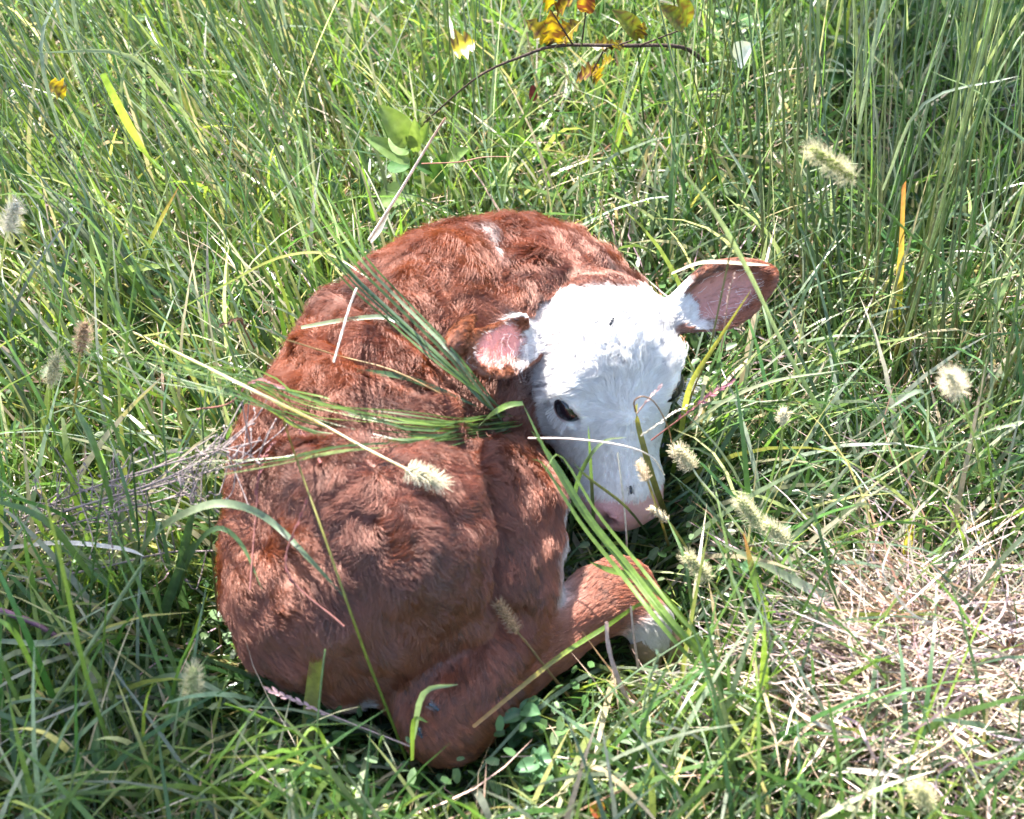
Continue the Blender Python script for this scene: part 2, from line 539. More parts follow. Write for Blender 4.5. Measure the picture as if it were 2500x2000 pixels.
    curl += np.clip(np.exp(-(chain(p, [(1080, 1085, .20, .0), (1270, 1090, .16, .0)]) / 0.03) ** 2), 0, 1) * .5
    return dict(flow=fl, col=skin_c, nose=nose, lid=lid, inner=inner, length=length, curl=np.clip(curl, 0, 1.2), white=white, head=head, hl=hl)


def chain_len(p):
    A, B = P(*PASTERN[0][:3]), P(*PASTERN[-1][:3])
    return np.clip(((p - A) @ (B - A)) / ((B - A) @ (B - A)), 0, 1)


# body mesh
bn = sdf_normal(BV)
cb = coat(BV, bn)
bcol = cb['col'] * 0.92
pinkw = np.clip(np.maximum(cb['nose'], np.maximum(cb['lid'], cb['inner'])), 0, 1)[:, None]
bcol = bcol * (1 - pinkw) + np.where(cb['inner'][:, None] > .3, np.where((BV[:, 0] < .1)[:, None], np.array([.74, .27, .24]), np.array([.46, .21, .18])), C_PINK * np.where(cb['lid'][:, None] > .2, .55, 1)) * pinkw  # left ear hollow painted redder for sun shining through, right darker for shade
nost = np.zeros(len(BV))
for s_ in (-1, 1):
    nost = np.maximum(nost, 1 - sstep(np.linalg.norm(BV - HP(0.965, 0.0250 * s_, -0.012), axis=1), 0.005, 0.011))
bcol = bcol * (1 - 0.85 * nost[:, None])  # nostril recesses painted darker, their shade put into the skin colour


def skin_material():
    m, nt, out = new_mat('calf_skin')
    N, L = nt.nodes, nt.links
    at = N.new('ShaderNodeAttribute'); at.attribute_name = 'Col'
    pb = N.new('ShaderNodeBsdfPrincipled')
    pb.inputs['Roughness'].default_value = 0.5
    pb.inputs['Specular IOR Level'].default_value = 0.35
    pb.inputs['Subsurface Weight'].default_value = 0.25
    pb.inputs['Subsurface Radius'].default_value = (0.012, 0.004, 0.003)
    pb.inputs['Subsurface Scale'].default_value = 0.5
    L.new(at.outputs['Color'], pb.inputs['Base Color'])
    geo = N.new('ShaderNodeNewGeometry')
    vo = N.new('ShaderNodeTexVoronoi'); vo.inputs['Scale'].default_value = 420
    L.new(geo.outputs['Position'], vo.inputs['Vector'])
    bp = N.new('ShaderNodeBump'); bp.inputs['Strength'].default_value = 0.35; bp.inputs['Distance'].default_value = 0.0012
    L.new(vo.outputs['Distance'], bp.inputs['Height']); L.new(bp.outputs[0], pb.inputs['Normal'])
    L.new(pb.outputs[0], out.inputs['Surface'])
    return m


calf = bpy.data.objects.new('calf', None)
COL.objects.link(calf)
calf_base = P(1000, 1250, 0.0); calf_base[2] = 0
calf.location = calf_base
calf.empty_display_size = 0.1
tag(calf, 'red-brown calf with a white face lying curled up in the grass', 'calf')
CB = calf_base


def calf_part(name, V, F, mat, cols=None, parent=None):
    o = link(name, mesh_np(name, np.asarray(V) - CB, F, mat, cols), parent or calf)
    return o


body = calf_part('body', BV, BF, skin_material(), bcol)


def hair_material(name, gloss=0.15, rough=0.17, gcol=(0.95, 0.60, 0.52)):
    m, nt, out = new_mat(name)
    N, L = nt.nodes, nt.links
    at = N.new('ShaderNodeAttribute'); at.attribute_name = 'Col'
    df = N.new('ShaderNodeBsdfDiffuse'); L.new(at.outputs['Color'], df.inputs['Color'])
    tr = N.new('ShaderNodeBsdfTranslucent'); gm_ = N.new('ShaderNodeGamma'); gm_.inputs['Gamma'].default_value = 0.8
    L.new(at.outputs['Color'], gm_.inputs['Color']); L.new(gm_.outputs[0], tr.inputs['Color'])
    m1 = N.new('ShaderNodeMixShader'); m1.inputs['Fac'].default_value = 0.36
    L.new(df.outputs[0], m1.inputs[1]); L.new(tr.outputs[0], m1.inputs[2])
    hr = N.new('ShaderNodeBsdfHair'); hr.component = 'Reflection'
    hr.inputs['RoughnessU'].default_value = rough; hr.inputs['RoughnessV'].default_value = 0.6
    hr.inputs['Color'].default_value = (*gcol, 1)
    m2 = N.new('ShaderNodeMixShader'); m2.inputs['Fac'].default_value = gloss
    L.new(m1.outputs[0], m2.inputs[1]); L.new(hr.outputs[0], m2.inputs[2])
    L.new(m2.outputs[0], out.inputs['Surface'])
    return m


def hair_object(name, pts, cols, r0, r1, mat, parent, org=None):
    """pts (N,K,3) -> one hair-curves object"""
    N, K = pts.shape[:2]
    hc = bpy.data.hair_curves.new(name)
    hc.add_curves([K] * N)
    hc.position_data.foreach_set('vector', np.ascontiguousarray(pts - (CB if org is None else org), np.float32).ravel())
    ra = hc.attributes.get('radius') or hc.attributes.new('radius', 'FLOAT', 'POINT')
    rad = np.linspace(1, 0, K)[None, :] ** 0.8 * (np.asarray(r0) - r1)[..., None] + r1 if np.ndim(r0) else np.tile(r1 + (r0 - r1) * np.linspace(1, 0, K) ** 0.8, (N, 1))
    ra.data.foreach_set('value', np.ascontiguousarray(rad, np.float32).ravel())
    ca = hc.attributes.new('Col', 'FLOAT_COLOR', 'CURVE')
    c4 = np.ones((N, 4), np.float32); c4[:, :3] = cols
    ca.data.foreach_set('color', c4.ravel())
    hc.materials.append(mat)
    o = bpy.data.objects.new(name, hc); COL.objects.link(o); o.parent = parent
    return o


def sample_surface(V, F, n, keepf=None):
    a, b, c, d = (V[F[:, i]] for i in range(4))
    ar = np.linalg.norm(np.cross(c - a, d - b), axis=1) * 0.5
    if keepf is not None: ar = ar * keepf
    f = rng.choice(len(F), n, p=ar / ar.sum())
    u, v = rng.random(n)[:, None], rng.random(n)[:, None]
    return (a[f] * (1 - u) + b[f] * u) * (1 - v) + (d[f] * (1 - u) + c[f] * u) * v


def grow(p, n, c, K=6, clump=True, seed=1):
    r = np.random.default_rng(seed)
    N = len(p)
    fl = c['flow'] + vnoise(p, 0.065, 21) * 1.05 * c['curl'][:, None] + vnoise(p, 0.022, 22) * 0.45 * (.4 + c['curl'][:, None])
    t = fl - n * np.einsum('ij,ij->i', fl, n)[:, None]
    t = norm(t)
    b = np.cross(n, t)
    L = c['length'] * r.uniform(0.65, 1.15, N)
    lift = 0.34 + 0.16 * c['curl'] + r.normal(0, .10, N)
    lift = np.clip(lift, 0.12, 1.2)
    jit = r.normal(0, 0.16, (N, 1))
    ph = vnoise(p, 0.020, 31)[:, 0] * 4.0 + r.normal(0, .35, N)
    amp = c['curl'] * L * r.uniform(.12, .30, N)
    s = np.linspace(0, 1, K)
    pts = np.zeros((N, K, 3)); pts[:, 0] = p
    for k in range(1, K):
        sm = (s[k] + s[k - 1]) / 2
        d = norm(n * (lift * (1 - sm * 1.05))[:, None] + t + b * jit + r.normal(0, .05, (N, 3)))
        pts[:, k] = pts[:, k - 1] + d * (L / (K - 1))[:, None]
    for k in range(1, K):
        off = np.sin(ph + s[k] * 6.0) - np.sin(ph)
        off2 = np.cos(ph * 1.3 + s[k] * 4.5) - np.cos(ph * 1.3)
        pts[:, k] += b * (amp * off * s[k])[:, None] + n * (np.abs(amp * off2 * s[k]) * .6)[:, None]
    if clump:
        ns = N // 18
        kd = kdtree.KDTree(ns)
        sd = r.choice(N, ns, replace=False)
        for i, j in enumerate(sd): kd.insert(p[j], i)
        kd.balance()
        near = np.fromiter((kd.find(q)[1] for q in p), np.int64, N)
        own = sd[near]
        st = ((0.50 - 0.16 * np.clip(c['curl'], 0, 1) + .22 * c['head'] * (c['hl'] < .5)) * r.uniform(.5, 1.3, N)[own])[:, None]
        far = np.linalg.norm(p - p[own], axis=1)[:, None] > 0.012
        for k in range(1, K):
            f = st * s[k] ** 1.3
            pts[:, k] = np.where(far, pts[:, k], pts[:, k] * (1 - f) + (pts[own, k] * 0.85 + (p + pts[own, k] - p[own]) * 0.15) * f)
    return pts, (own if clump else np.arange(N))


NH = 60000 if DRAFT == '1' else 420000
ctr = BV[BF].mean(1)
fn = sdf_normal(ctr)
view = norm(CAM - ctr)
facing = np.einsum('ij,ij->i', fn, view)
keepf = np.where((ctr[:, 2] < 0.012) | (fn[:, 2] < -0.55), 0.0, 1.0) * np.where(facing > -0.25, 1.0, 0.35)
hp = sample_surface(BV, BF, NH, keepf)
hn = sdf_normal(hp)
hc_ = coat(hp, hn)
eyed = np.minimum(np.linalg.norm(hp - EYE_L, axis=1), np.linalg.norm(hp - EYE_R, axis=1))
bare = np.clip(hc_['nose'] * 1.3 + 1.2 * (1 - sstep(eyed, 0.017, 0.026)), 0, 1)
ok = (rng.random(NH) > bare) & (rng.random(NH) > np.clip(hc_['inner'] * 1.6, 0, .975))
hp, hn = hp[ok], hn[ok]
hc_ = {k: v[ok] for k, v in hc_.items()}
pts, own = grow(hp, hn, hc_, K=7)
ctone = rng.normal(0, 0.20, (len(hp), 1))[own] * 1.9
var = rng.normal(0, 0.16, (len(hp), 1))
tone = vnoise(hp, 0.05, 40)[:, :1] * 0.28
iswh = (hc_['col'].mean(1) > 0.4)[:, None]
hcol = np.clip(hc_['col'] * np.where(iswh, 1 + var * .25 + ctone * .22, 1 + var + tone + ctone), 0.004, 0.92)
ginger = sstep(vnoise(hp, 0.085, 41)[:, 1:2] + .35 * vnoise(hp, 0.03, 42)[:, :1], 0.05, 0.75)
hcol = np.where(iswh, hcol, hcol * (1 - .6 * ginger) + np.array([.23, .052, .010]) * (1 + var) * .6 * ginger)
inn = hc_['inner'] > .3
hcol[inn] = np.where(rng.random((inn.sum(), 1)) < .3, C_WHITE * .95, np.array([.26, .11, .07]))
R0 = np.where(hc_['head'] > .5, 0.00020, 0.00025)
m_brown = hair_material('coat_hair')
m_white = hair_material('white_hair', 0.12, 0.35, (0.9, 0.9, 0.9))
w_ = iswh[:, 0]
hair_object('coat', pts[~w_], hcol[~w_], R0[~w_], 0.00006, m_brown, body)
hair_object('white_coat', pts[w_], hcol[w_], R0[w_], 0.00006, m_white, body)

# long pale fringe at the lower rim and inside of each ear
fr_p, fr_t = [], []
for e0, e1, fr, sgn in ((EL0, EL1, el_fr, 1), (ER0, ER1, er_fr, -1)):
    ln = np.linalg.norm(e1 - e0)
    nF = 45
    u = rng.beta(1.3, 2.2, nF) * .8 + .1
    low = np.sign(fr[1] @ np.array([0, 0, -1.0]) or 1)
    v = rng.uniform(-0.2, 0.95, nF) * np.sqrt(np.clip(1 - ((u - .53) / .5) ** 2, 0.05, 1)) * low
    q = e0 + np.outer(u * ln, fr[0]) + np.outer(v * 0.031, fr[1]) + fr[2] * 0.002
    d = norm(fr[0] * 0.45 + fr[1] * low * 0.8 + fr[2] * 0.35 + rng.normal(0, .25, (nF, 3)))
    fr_p.append(q); fr_t.append(d)
fp, fd = np.concatenate(fr_p), np.concatenate(fr_t)
Lf = rng.uniform(.006, .019, len(fp))
sk = np.linspace(0, 1, 6)
bendv = np.array([0, -0.2, -0.8])
fpts = fp[:, None] + (fd[:, None] * sk[None, :, None] + bendv * (sk ** 2)[None, :, None] * 0.45) * Lf[:, None, None] + vnoise(fp, .006, 77)[:, None] * np.sin(sk * 4.0)[None, :, None] * .0045
hair_object('ear_hair', fpts, np.where(rng.random((len(fp), 1)) < .7, C_WHITE * .9, C_TAN * 1.6), 0.00009, 0.00004, m_white, body)


# ---- eyes, lashes, hooves
def uv_sphere(c, r, ax=np.eye(3), nu=24, nv=16):
    V, F = [], []
    for i in range(nv + 1):
        th = math.pi * i / nv
        for j in range(nu):
            ph = 2 * math.pi * j / nu
            V.append(c + (np.array([math.sin(th) * math.cos(ph), math.sin(th) * math.sin(ph), math.cos(th)]) * r) @ ax)
    for i in range(nv):
        for j in range(nu):
            F.append((i * nu + j, i * nu + (j + 1) % nu, (i + 1) * nu + (j + 1) % nu, (i + 1) * nu + j)[::-1])
    return np.array(V), np.array(F)


m_eye = solid_mat('eye_dark', (0.012, 0.010, 0.016), 0.08, 0.8, 0.3, 60)
for s_ in (-1, 1):
    efr = frame(HX * 0.80 - HY * 0.45 * s_ - HZ * 0.10, HY * s_ * 0.72 + HZ * 0.69)
    e = (EYE_L if s_ < 0 else EYE_R) - efr[2] * 0.0028
    V, F = uv_sphere(e, np.array([0.0160, 0.0130, 0.0120]), efr)
    eye = calf_part('eye', V, F, m_eye)
    # lashes along the upper lid
    nl = 70
    a = rng.uniform(-0.9, 0.9, nl)
    root = e + np.outer(np.sin(a) * 0.0155, efr[0]) + np.outer(-np.sign((efr[1] @ HY) * s_ or 1) * -1 * np.cos(a) * 0.0095, efr[1]) + efr[2] * 0.0100
    dr = norm(efr[2] * 0.9 + efr[1] * np.sign((efr[1] @ HY) * s_ or 1) * 0.6 + np.outer(np.sin(a), efr[0]) * 0.5 + rng.normal(0, .12, (nl, 3)))
    lp = root[:, None] + dr[:, None] * (sk[None, :, None] * 0.013) + (efr[1] * 0.003)[None, None] * (sk ** 2)[None, :, None]
    hair_object('eyelashes', lp, np.tile(C_WHITE * .85, (nl, 1)), 0.00022, 0.00006, m_white, eye)

m_hoof = solid_mat('hoof_horn', (0.16, 0.11, 0.07), 0.45, 0.4, 0.35, 90, 0.3)
hb, ht = P(1590, 1545, .030), P(1612, 1592, .018)
hax = frame(ht - hb, np.array([0, -.3, 1.0]))
for s_ in (-1, 1):
    secs = [(0.0, .013, .016), (0.4, .013, .017), (0.75, .010, .013), (1.0, .004, .005)]
    V, F = [], []
    for (t_, ry, rz) in secs:
        c = hb + hax[0] * t_ * 0.034 + hax[1] * (0.011 * s_)
        for j in range(12):
            an = 2 * math.pi * j / 12
            V.append(c + hax[1] * math.cos(an) * ry + hax[2] * (math.sin(an) * rz - t_ * .003))
    for i in range(3):
        for j in range(12):
            F.append((i * 12 + j, i * 12 + (j + 1) % 12, (i + 1) * 12 + (j + 1) % 12, (i + 1) * 12 + j))
    calf_part('hoof', V, F, m_hoof)

# ================================================================ ground
def ground_material():
    m, nt, out = new_mat('soil_and_thatch')
    N, L = nt.nodes, nt.links
    geo = N.new('ShaderNodeNewGeometry')
    n1 = N.new('ShaderNodeTexNoise'); n1.inputs['Scale'].default_value = 9; n1.inputs['Detail'].default_value = 8
    n2 = N.new('ShaderNodeTexNoise'); n2.inputs['Scale'].default_value = 160; n2.inputs['Detail'].default_value = 4
    for n in (n1, n2): L.new(geo.outputs['Position'], n.inputs['Vector'])
    rp = N.new('ShaderNodeValToRGB')
    el = rp.color_ramp.elements
    el[0].position = 0.3; el[0].color = (0.030, 0.030, 0.012, 1)
    el[1].position = 0.7; el[1].color = (0.075, 0.080, 0.028, 1)
    e = el.new(0.5); e.color = (0.045, 0.058, 0.020, 1)
    mx = N.new('ShaderNodeMath'); mx.operation = 'MULTIPLY_ADD'; mx.inputs[1].default_value = 0.5
    L.new(n2.outputs['Fac'], mx.inputs[0])
    h = N.new('ShaderNodeMath'); h.operation = 'MULTIPLY'; h.inputs[1].default_value = 0.5
    L.new(n1.outputs['Fac'], h.inputs[0]); L.new(h.outputs[0], mx.inputs[2])
    L.new(mx.outputs[0], rp.inputs['Fac'])
    pb = N.new('ShaderNodeBsdfPrincipled'); pb.inputs['Roughness'].default_value = 0.95
    L.new(rp.outputs['Color'], pb.inputs['Base Color'])
    bp = N.new('ShaderNodeBump'); bp.inputs['Distance'].default_value = 0.01
    L.new(n2.outputs['Fac'], bp.inputs['Height']); L.new(bp.outputs[0], pb.inputs['Normal'])
    L.new(pb.outputs[0], out.inputs['Surface'])
    return m


gxs = np.concatenate([[-120, -30, -8], np.linspace(-3, 3, 61), [8, 30, 120]])
GX, GY = np.meshgrid(gxs, gxs, indexing='ij')
GZ = 0.008 * np.sin(GX * 5.1 + 1) * np.sin(GY * 4.3) + 0.005 * np.sin(GX * 13 + GY * 9)
GZ = np.where((np.abs(GX) > 2.5) | (np.abs(GY) > 2.5), 0, GZ) - 0.008
ng = len(gxs)
gi = np.arange(ng * ng).reshape(ng, ng)
gf = np.stack([gi[:-1, :-1], gi[1:, :-1], gi[1:, 1:], gi[:-1, 1:]], -1).reshape(-1, 4)
tag(link('ground', mesh_np('ground', np.stack([GX, GY, GZ], -1).reshape(-1, 3), gf, ground_material())), kind='structure')

# ================================================================ grass
M_GRASS = leaf_mat('grass_blade', 0.48, 0.32, 0.75, 0.22, 160, (1.15, 1.18, 0.70))
M_DRY = leaf_mat('dry_grass', 0.25, 0.5, 0.4, 0.25, 200, (1.0, 0.95, 0.85))
M_LEAF = leaf_mat('broad_leaf', 0.40, 0.40, 0.5, 0.2, 120, (1.2, 1.15, 0.5))

# where the calf shows in the photo (coarse), to keep tall grass from growing up through the view of it
_px, _py = project(BV)
MASK = np.zeros((210, 260), bool)
okm = (_px > 0) & (_px < 2590) & (_py > 0) & (_py < 2090)
MASK[(_py[okm] / 10).astype(int), (_px[okm] / 10).astype(int)] = True
CALF_DEP = np.full(MASK.shape, 9.0)
np.minimum.at(CALF_DEP, ((_py[okm] / 10).astype(int), (_px[okm] / 10).astype(int)), ((BV - CAM) @ FWD)[okm])


def blade_curves(root, az, tilt, bend, length, K, power=1.3, sway=0.0):
    N = len(root)
    s = np.linspace(0, 1, K + 1)
    sm = (s[1:] + s[:-1]) / 2
    th = tilt[:, None] + bend[:, None] * sm[None] ** power
    a = az[:, None] + sway * np.sin(sm * 5 + az[:, None] * 7)[...] if np.ndim(sway) or sway else np.repeat(az[:, None], K, 1)
    d = np.stack([np.sin(th) * np.cos(a), np.sin(th) * np.sin(a), np.cos(th)], -1)
    pts = np.concatenate([np.zeros((N, 1, 3)), np.cumsum(d, 1)], 1) * (length / K)[:, None, None] + root[:, None]
    tan = np.concatenate([d[:, :1], (d[:, 1:] + d[:, :-1]) / 2, d[:, -1:]], 1)
    return pts, norm(tan)


def blades_mesh(pts, tan, width, roll, c0, c1, prof):
    """flat ribbons; c0, c1 (N,3) root and tip colours; prof (K+1) width profile"""
    N, K1 = pts.shape[:2]
    side = np.cross(tan, np.array([0, 0, 1.0])); side = norm(side + 1e-6 * np.array([1, 0, 0]))
    bi = np.cross(side, tan)
    w = side * np.cos(roll)[:, None, None] + bi * np.sin(roll)[:, None, None]
    hw = (width[:, None] * prof[None])[..., None] * 0.5
    V = np.stack([pts - w * hw, pts + w * hw], 2)
    t = (np.linspace(0, 1, K1) ** 0.8)[None, :, None]
    col = c0[:, None] * (1 - t) + c1[:, None] * t
    col = np.repeat(col[:, :, None], 2, 2)
    base = (np.arange(N) * K1 * 2)[:, None]
    k = np.arange(K1 - 1) * 2
    F = np.stack([base + k, base + k + 1, base + k + 3, base + k + 2], -1).reshape(-1, 4)
    return V.reshape(-1, 3), F, col.reshape(-1, 3)


def cull(pts, occl_len=None, length=None):
    """keep blades that do not pierce the calf nor stand tall in front of it"""
    d = sdf_at(pts.reshape(-1, 3)).reshape(pts.shape[:2])
    keep = d.min(1) > 0.010
    q = pts - CAM
    dep = q @ FWD
    px = 1250 + F_PX * (q @ RIGHT) / dep; py = 1000 - F_PX * (q @ UP) / dep
    inside = (px > 0) & (px < 2590) & (py > 0) & (py < 2090)
    ix = np.clip((px / 10).astype(int), 0, 259); iy = np.clip((py / 10).astype(int), 0, 209)
    occ = inside & MASK[iy, ix] & (dep < CALF_DEP[iy, ix])
    nocc = occ.mean(1)
    keep &= (nocc < 0.02) | ((rng.random(len(pts)) < 0.5) & (nocc * length < 0.028)) | (rng.random(len(pts)) < 0.006)
    near = norm(q); toofar = dep.min(1) < 0.35
    return keep & ~toofar


PROF_LEAF = lambda K: np.clip(np.sin(np.pi * (0.22 + 0.78 * np.linspace(0, 1, K + 1))) ** 0.75, 0.04, 1)
PROF_STEM = lambda K: np.linspace(1, 0.45, K + 1)


def mixcol(n, table, jitter=0.15):
    """random colours from a weighted table of linear rgb"""
    w = np.array([t[0] for t in table]); w = w / w.sum()
    c = np.array([t[1] for t in table])[rng.choice(len(table), n, p=w)]
    return np.clip(c * (1 + rng.normal(0, jitter, (n, 1))) * (1 + rng.normal(0, .06, (n, 3))), 0.005, 0.9)


GREENS = [(3, (.050, .120, .036)), (3, (.075, .155, .045)), (2, (.105, .190, .050)), (2.5, (.085, .145, .085)), (.8, (.17, .23, .075)), (1.0, (.34, .31, .21))]
LIMES = [(3, (.14, .245, .045)), (2.5, (.19, .28, .06)), (1.5, (.09, .17, .04)), (1.3, (.26, .30, .10)), (1.2, (.42, .41, .28))]
BLUES = [(3, (.165, .225, .155)), (2, (.24, .30, .22)), (1, (.10, .165, .07)), (1, (.38, .40, .31))]
DRIES = [(3, (.46, .37, .28)), (2, (.38, .29, .24)), (2, (.58, .52, .44)), (1, (.24, .14, .08)), (.7, (.42, .31, .35))]


def scatter(n, x0, x1, y0, y1):
    return np.stack([rng.uniform(x0, x1, n), rng.uniform(y0, y1, n), np.full(n, -0.006)], 1)


def field(root, name_seed, scale):
    return vnoise(root, scale, name_seed)[:, 0]


def stuff_grass(name, label, root, az, tilt, bend, length, width, cols, K=4, prof=None, mat=None, lift=None, power=1.3, roll=None, tipmul=(1.25, 1.15, 1.1), sway=0.0):
    if lift is not None: root = root + np.array([0, 0, 1.0]) * lift[:, None]
    # blades beside the calf are pushed down and outwards by its weight
    q_ = root + np.array([0, 0, .04]); ds = sdf_at(q_); nb_ = ds < .07
    if nb_.any():
        gr_ = sdf_normal(q_[nb_], .008)
        az = az.copy(); tilt = tilt.copy()
        az[nb_] = np.arctan2(gr_[:, 1], gr_[:, 0]) + rng.normal(0, .7, nb_.sum())
        tilt[nb_] = np.minimum(tilt[nb_] + (1 - np.clip(ds[nb_], 0, .07) / .07) * rng.uniform(.2, 1.1, nb_.sum()), 1.45)
    pts, tan = blade_curves(root, az, tilt, bend, length, K, power, sway)
    pts[..., 2] = np.maximum(pts[..., 2], -0.004)
    k = cull(pts, length=length)
    roll = rng.normal(0, .7, len(root)) if roll is None else roll
    V, F, C = blades_mesh(pts[k], tan[k], width[k], roll[k], cols[k] * 0.85, np.clip(cols[k] * np.array(tipmul), 0, .9), PROF_LEAF(K) if prof is None else prof)
    o = link(name, mesh_np(name, V, F, mat or M_GRASS, C))
    tag(o, label, 'grass', kind='stuff')
    return o


TAU = 2 * math.pi
SC = 0.12 if DRAFT == '1' else 1.0
# light put into colour: backlit lime sward on the left; shady deeper green at the front and right
# (1) low sward
n = int(80000 * SC); r = np.concatenate([scatter(int(n * .85), -0.95, 0.95, -0.75, 1.15), scatter(int(n * .15), -2.2, 2.2, -1.6, 2.4)]); n = len(r)
lime = rng.random(n) < np.clip(0.30 + 1.1 * (-r[:, 0] - 0.05) * (r[:, 1] > -.25) + 0.3 * field(r, 51, .25) + .25 * (r[:, 1] > .3), 0, .8)
cc = np.where(lime[:, None], mixcol(n, LIMES), mixcol(n, GREENS))
ln = rng.uniform(.035, .11, n) * (1 + .35 * field(r, 52, .2))
stuff_grass('short_grass', 'dense short green grass covering the whole ground', r, rng.uniform(0, TAU, n), np.abs(rng.normal(.35, .3, n)), rng.uniform(.1, 1.3, n), ln, rng.uniform(.0016, .0040, n), cc, 4)
# (2) middle storey
n = int(17000 * SC); r = np.concatenate([scatter(int(n * .85), -0.95, 0.95, -0.75, 1.2), scatter(int(n * .15), -2.2, 2.2, -1.6, 2.4)]); n = len(r)
gpx, gpy = project(r)
r = r[~((gpx > 1980) & (gpx < 2600) & (gpy > 1480) & (gpy < 2000) & (rng.random(n) < .4))]; n = len(r)
lime = rng.random(n) < np.clip(0.22 + 0.6 * (-r[:, 0]) * (r[:, 1] > -.2) + .2 * (r[:, 1] > .3), 0, .7)  # backlit lime put into the colour here too, more to the left and back
cc = np.where(lime[:, None], mixcol(n, LIMES), mixcol(n, GREENS + BLUES))
az = rng.uniform(0, TAU, n)
leanleft = rng.random(n) < np.clip((-r[:, 0] + .1) * 2, 0, .75) * (r[:, 1] > -.1)
az = np.where(leanleft, rng.normal(2.5, .5, n), az)
stuff_grass('meadow_grass', 'knee-high arching green grass blades all over the meadow', r, az, np.abs(rng.normal(.25, .2, n)), rng.uniform(.2, 1.5, n), rng.uniform(.10, .27, n), rng.uniform(.0022, .0055, n) * (1 + .15 * (r[:, 1] < -.2)), cc, 6)
# (3) tall thin stems behind and beside the calf
n = int(1700 * SC); r = scatter(n, -1.1, 1.2, 0.05, 1.5)
right = np.clip((r[:, 0] - .15) * 3, 0, 1); left = np.clip((-r[:, 0] - .02) * 3, 0, 1)
kp = rng.random(n) < .22 + .75 * right + .45 * left
r, right, left = r[kp], right[kp], left[kp]; n = len(r)
az = np.where(rng.random(n) < left, rng.normal(2.55, .35, n), rng.uniform(0, TAU, n))
tl = np.where(left > .3, np.abs(rng.normal(.45, .18, n)), np.abs(rng.normal(.10, .10, n)))
stuff_grass('tall_grass', 'tall thin grass stems rising behind the calf', r, az, tl, rng.uniform(0, .45, n), rng.uniform(.35, .75, n), rng.uniform(.0010, .0024, n), mixcol(n, BLUES + GREENS[1:3] + [(1.5, (.42, .42, .30))]), 8, PROF_STEM(8))
# (4) dead thatch
n = int(26000 * SC); r = scatter(n, -0.95, 0.95, -0.75, 1.15)
kp = rng.random(n) < np.clip(.22 + .75 * np.clip((r[:, 0] - .18) * 3, 0, 1) * np.clip((.25 - r[:, 1]) * 3, 0, 1) + .3 * field(r, 55, .2), .05, 1)
r = r[kp]; n = len(r)
stuff_grass('thatch', 'pale dead grass lying tangled low between the green blades', r, rng.uniform(0, TAU, n), rng.uniform(.9, 1.5, n), rng.normal(.1, .5, n), rng.uniform(.05, .18, n), rng.uniform(.0008, .0024, n), mixcol(n, DRIES), 5, mat=M_DRY, lift=rng.uniform(.004, .055, n), sway=rng.normal(0, .5, n)[:, None], tipmul=(1.1, 1.05, 1.0))


n = int(2000 * SC); rr_ = np.stack([rng.normal(2300, 150, n), rng.normal(1730, 110, n)], 1)
r = np.array([P(a, b, 0) for a, b in rr_]); n = len(r)
stuff_grass('matted_straw', 'matted pinkish tan dead straw heaped at the lower right', r, rng.normal(math.pi * .93, .7, n) + math.pi * (rng.random(n) < .5), rng.uniform(1.15, 1.6, n), rng.normal(.05, .35, n), rng.uniform(.06, .20, n), rng.uniform(.0009, .0026, n), mixcol(n, [(3, (.40, .32, .25)), (2, (.34, .26, .23)), (2, (.50, .44, .38)), (2, (.22, .14, .09)), (1, (.38, .28, .32))]), 6, mat=M_DRY, lift=rng.uniform(.01, .09, n), sway=rng.normal(0, .6, n)[:, None], tipmul=(1.05, 1.05, 1.05))


# (5) clover and other small round leaves
def leaf_disc_stuff(name, label, pos, size, cols, mat, aspect=1.5, tilt=.5):
    N = len(pos)
    nrm = norm(np.stack([rng.normal(0, tilt, N), rng.normal(-.1, tilt, N), np.ones(N)], 1))
    az = rng.uniform(0, TAU, N)
    t = norm(np.cross(nrm, np.stack([np.cos(az), np.sin(az), np.zeros(N)], 1)))
    b = np.cross(nrm, t)
    ring = [(0, 0, 0), (-.12, .34, .10), (.35, .50, .14), (.8, .33, .05), (1, 0, -.12), (.8, -.33, .05), (.35, -.5, .14), (-.12, -.34, .10)]
    V = np.stack([pos + (t * (u * aspect) + b * v + nrm * w) * size[:, None] for u, v, w in [(.45, 0, 0)] + ring[1:]], 1)
    base = (np.arange(N) * 8)[:, None]
    tri = np.array([(0, i, i % 7 + 1) for i in range(1, 8)])
    F = (base[:, :, None] + tri[None]).reshape(-1, 3)
    C = np.repeat(cols[:, None], 8, 1)
    o = link(name, mesh_np(name, V.reshape(-1, 3), F, mat, C.reshape(-1, 3)))
    tag(o, label, 'ground cover', kind='stuff')


n = int(46000 * SC); r = scatter(n, -0.95, 0.95, -0.7, 1.15)
kp = rng.random(n) < np.clip(.25 + .8 * field(r, 61, .14) + .45 * (r[:, 1] > .2) + .2 * (r[:, 1] < -.25), 0, 1)
r = r[kp]; n = len(r)
r[:, 2] = rng.uniform(.012, .07, n)
kp = sdf_at(r) > .012
r = r[kp]; n = len(r)
leaf_disc_stuff('clover', 'tiny round clover leaves scattered low between the grass', r, rng.uniform(.0035, .0085, n) * (1 + .35 * (r[:, 1] > .2)), mixcol(n, [(3, (.06, .13, .04)), (2, (.09, .17, .06)), (1, (.15, .23, .10))]), M_LEAF)

# ================================================================ single plants and small things one can point at
def Q(px, py, z=0.1, off=None):
    """off given: that far above the calf's coat at this pixel; otherwise the point at height z"""
    if off is not None:
        h = hit(px, py)
        if h is not None: return h - ray_dir(px, py) * off
    return P(px, py, z)


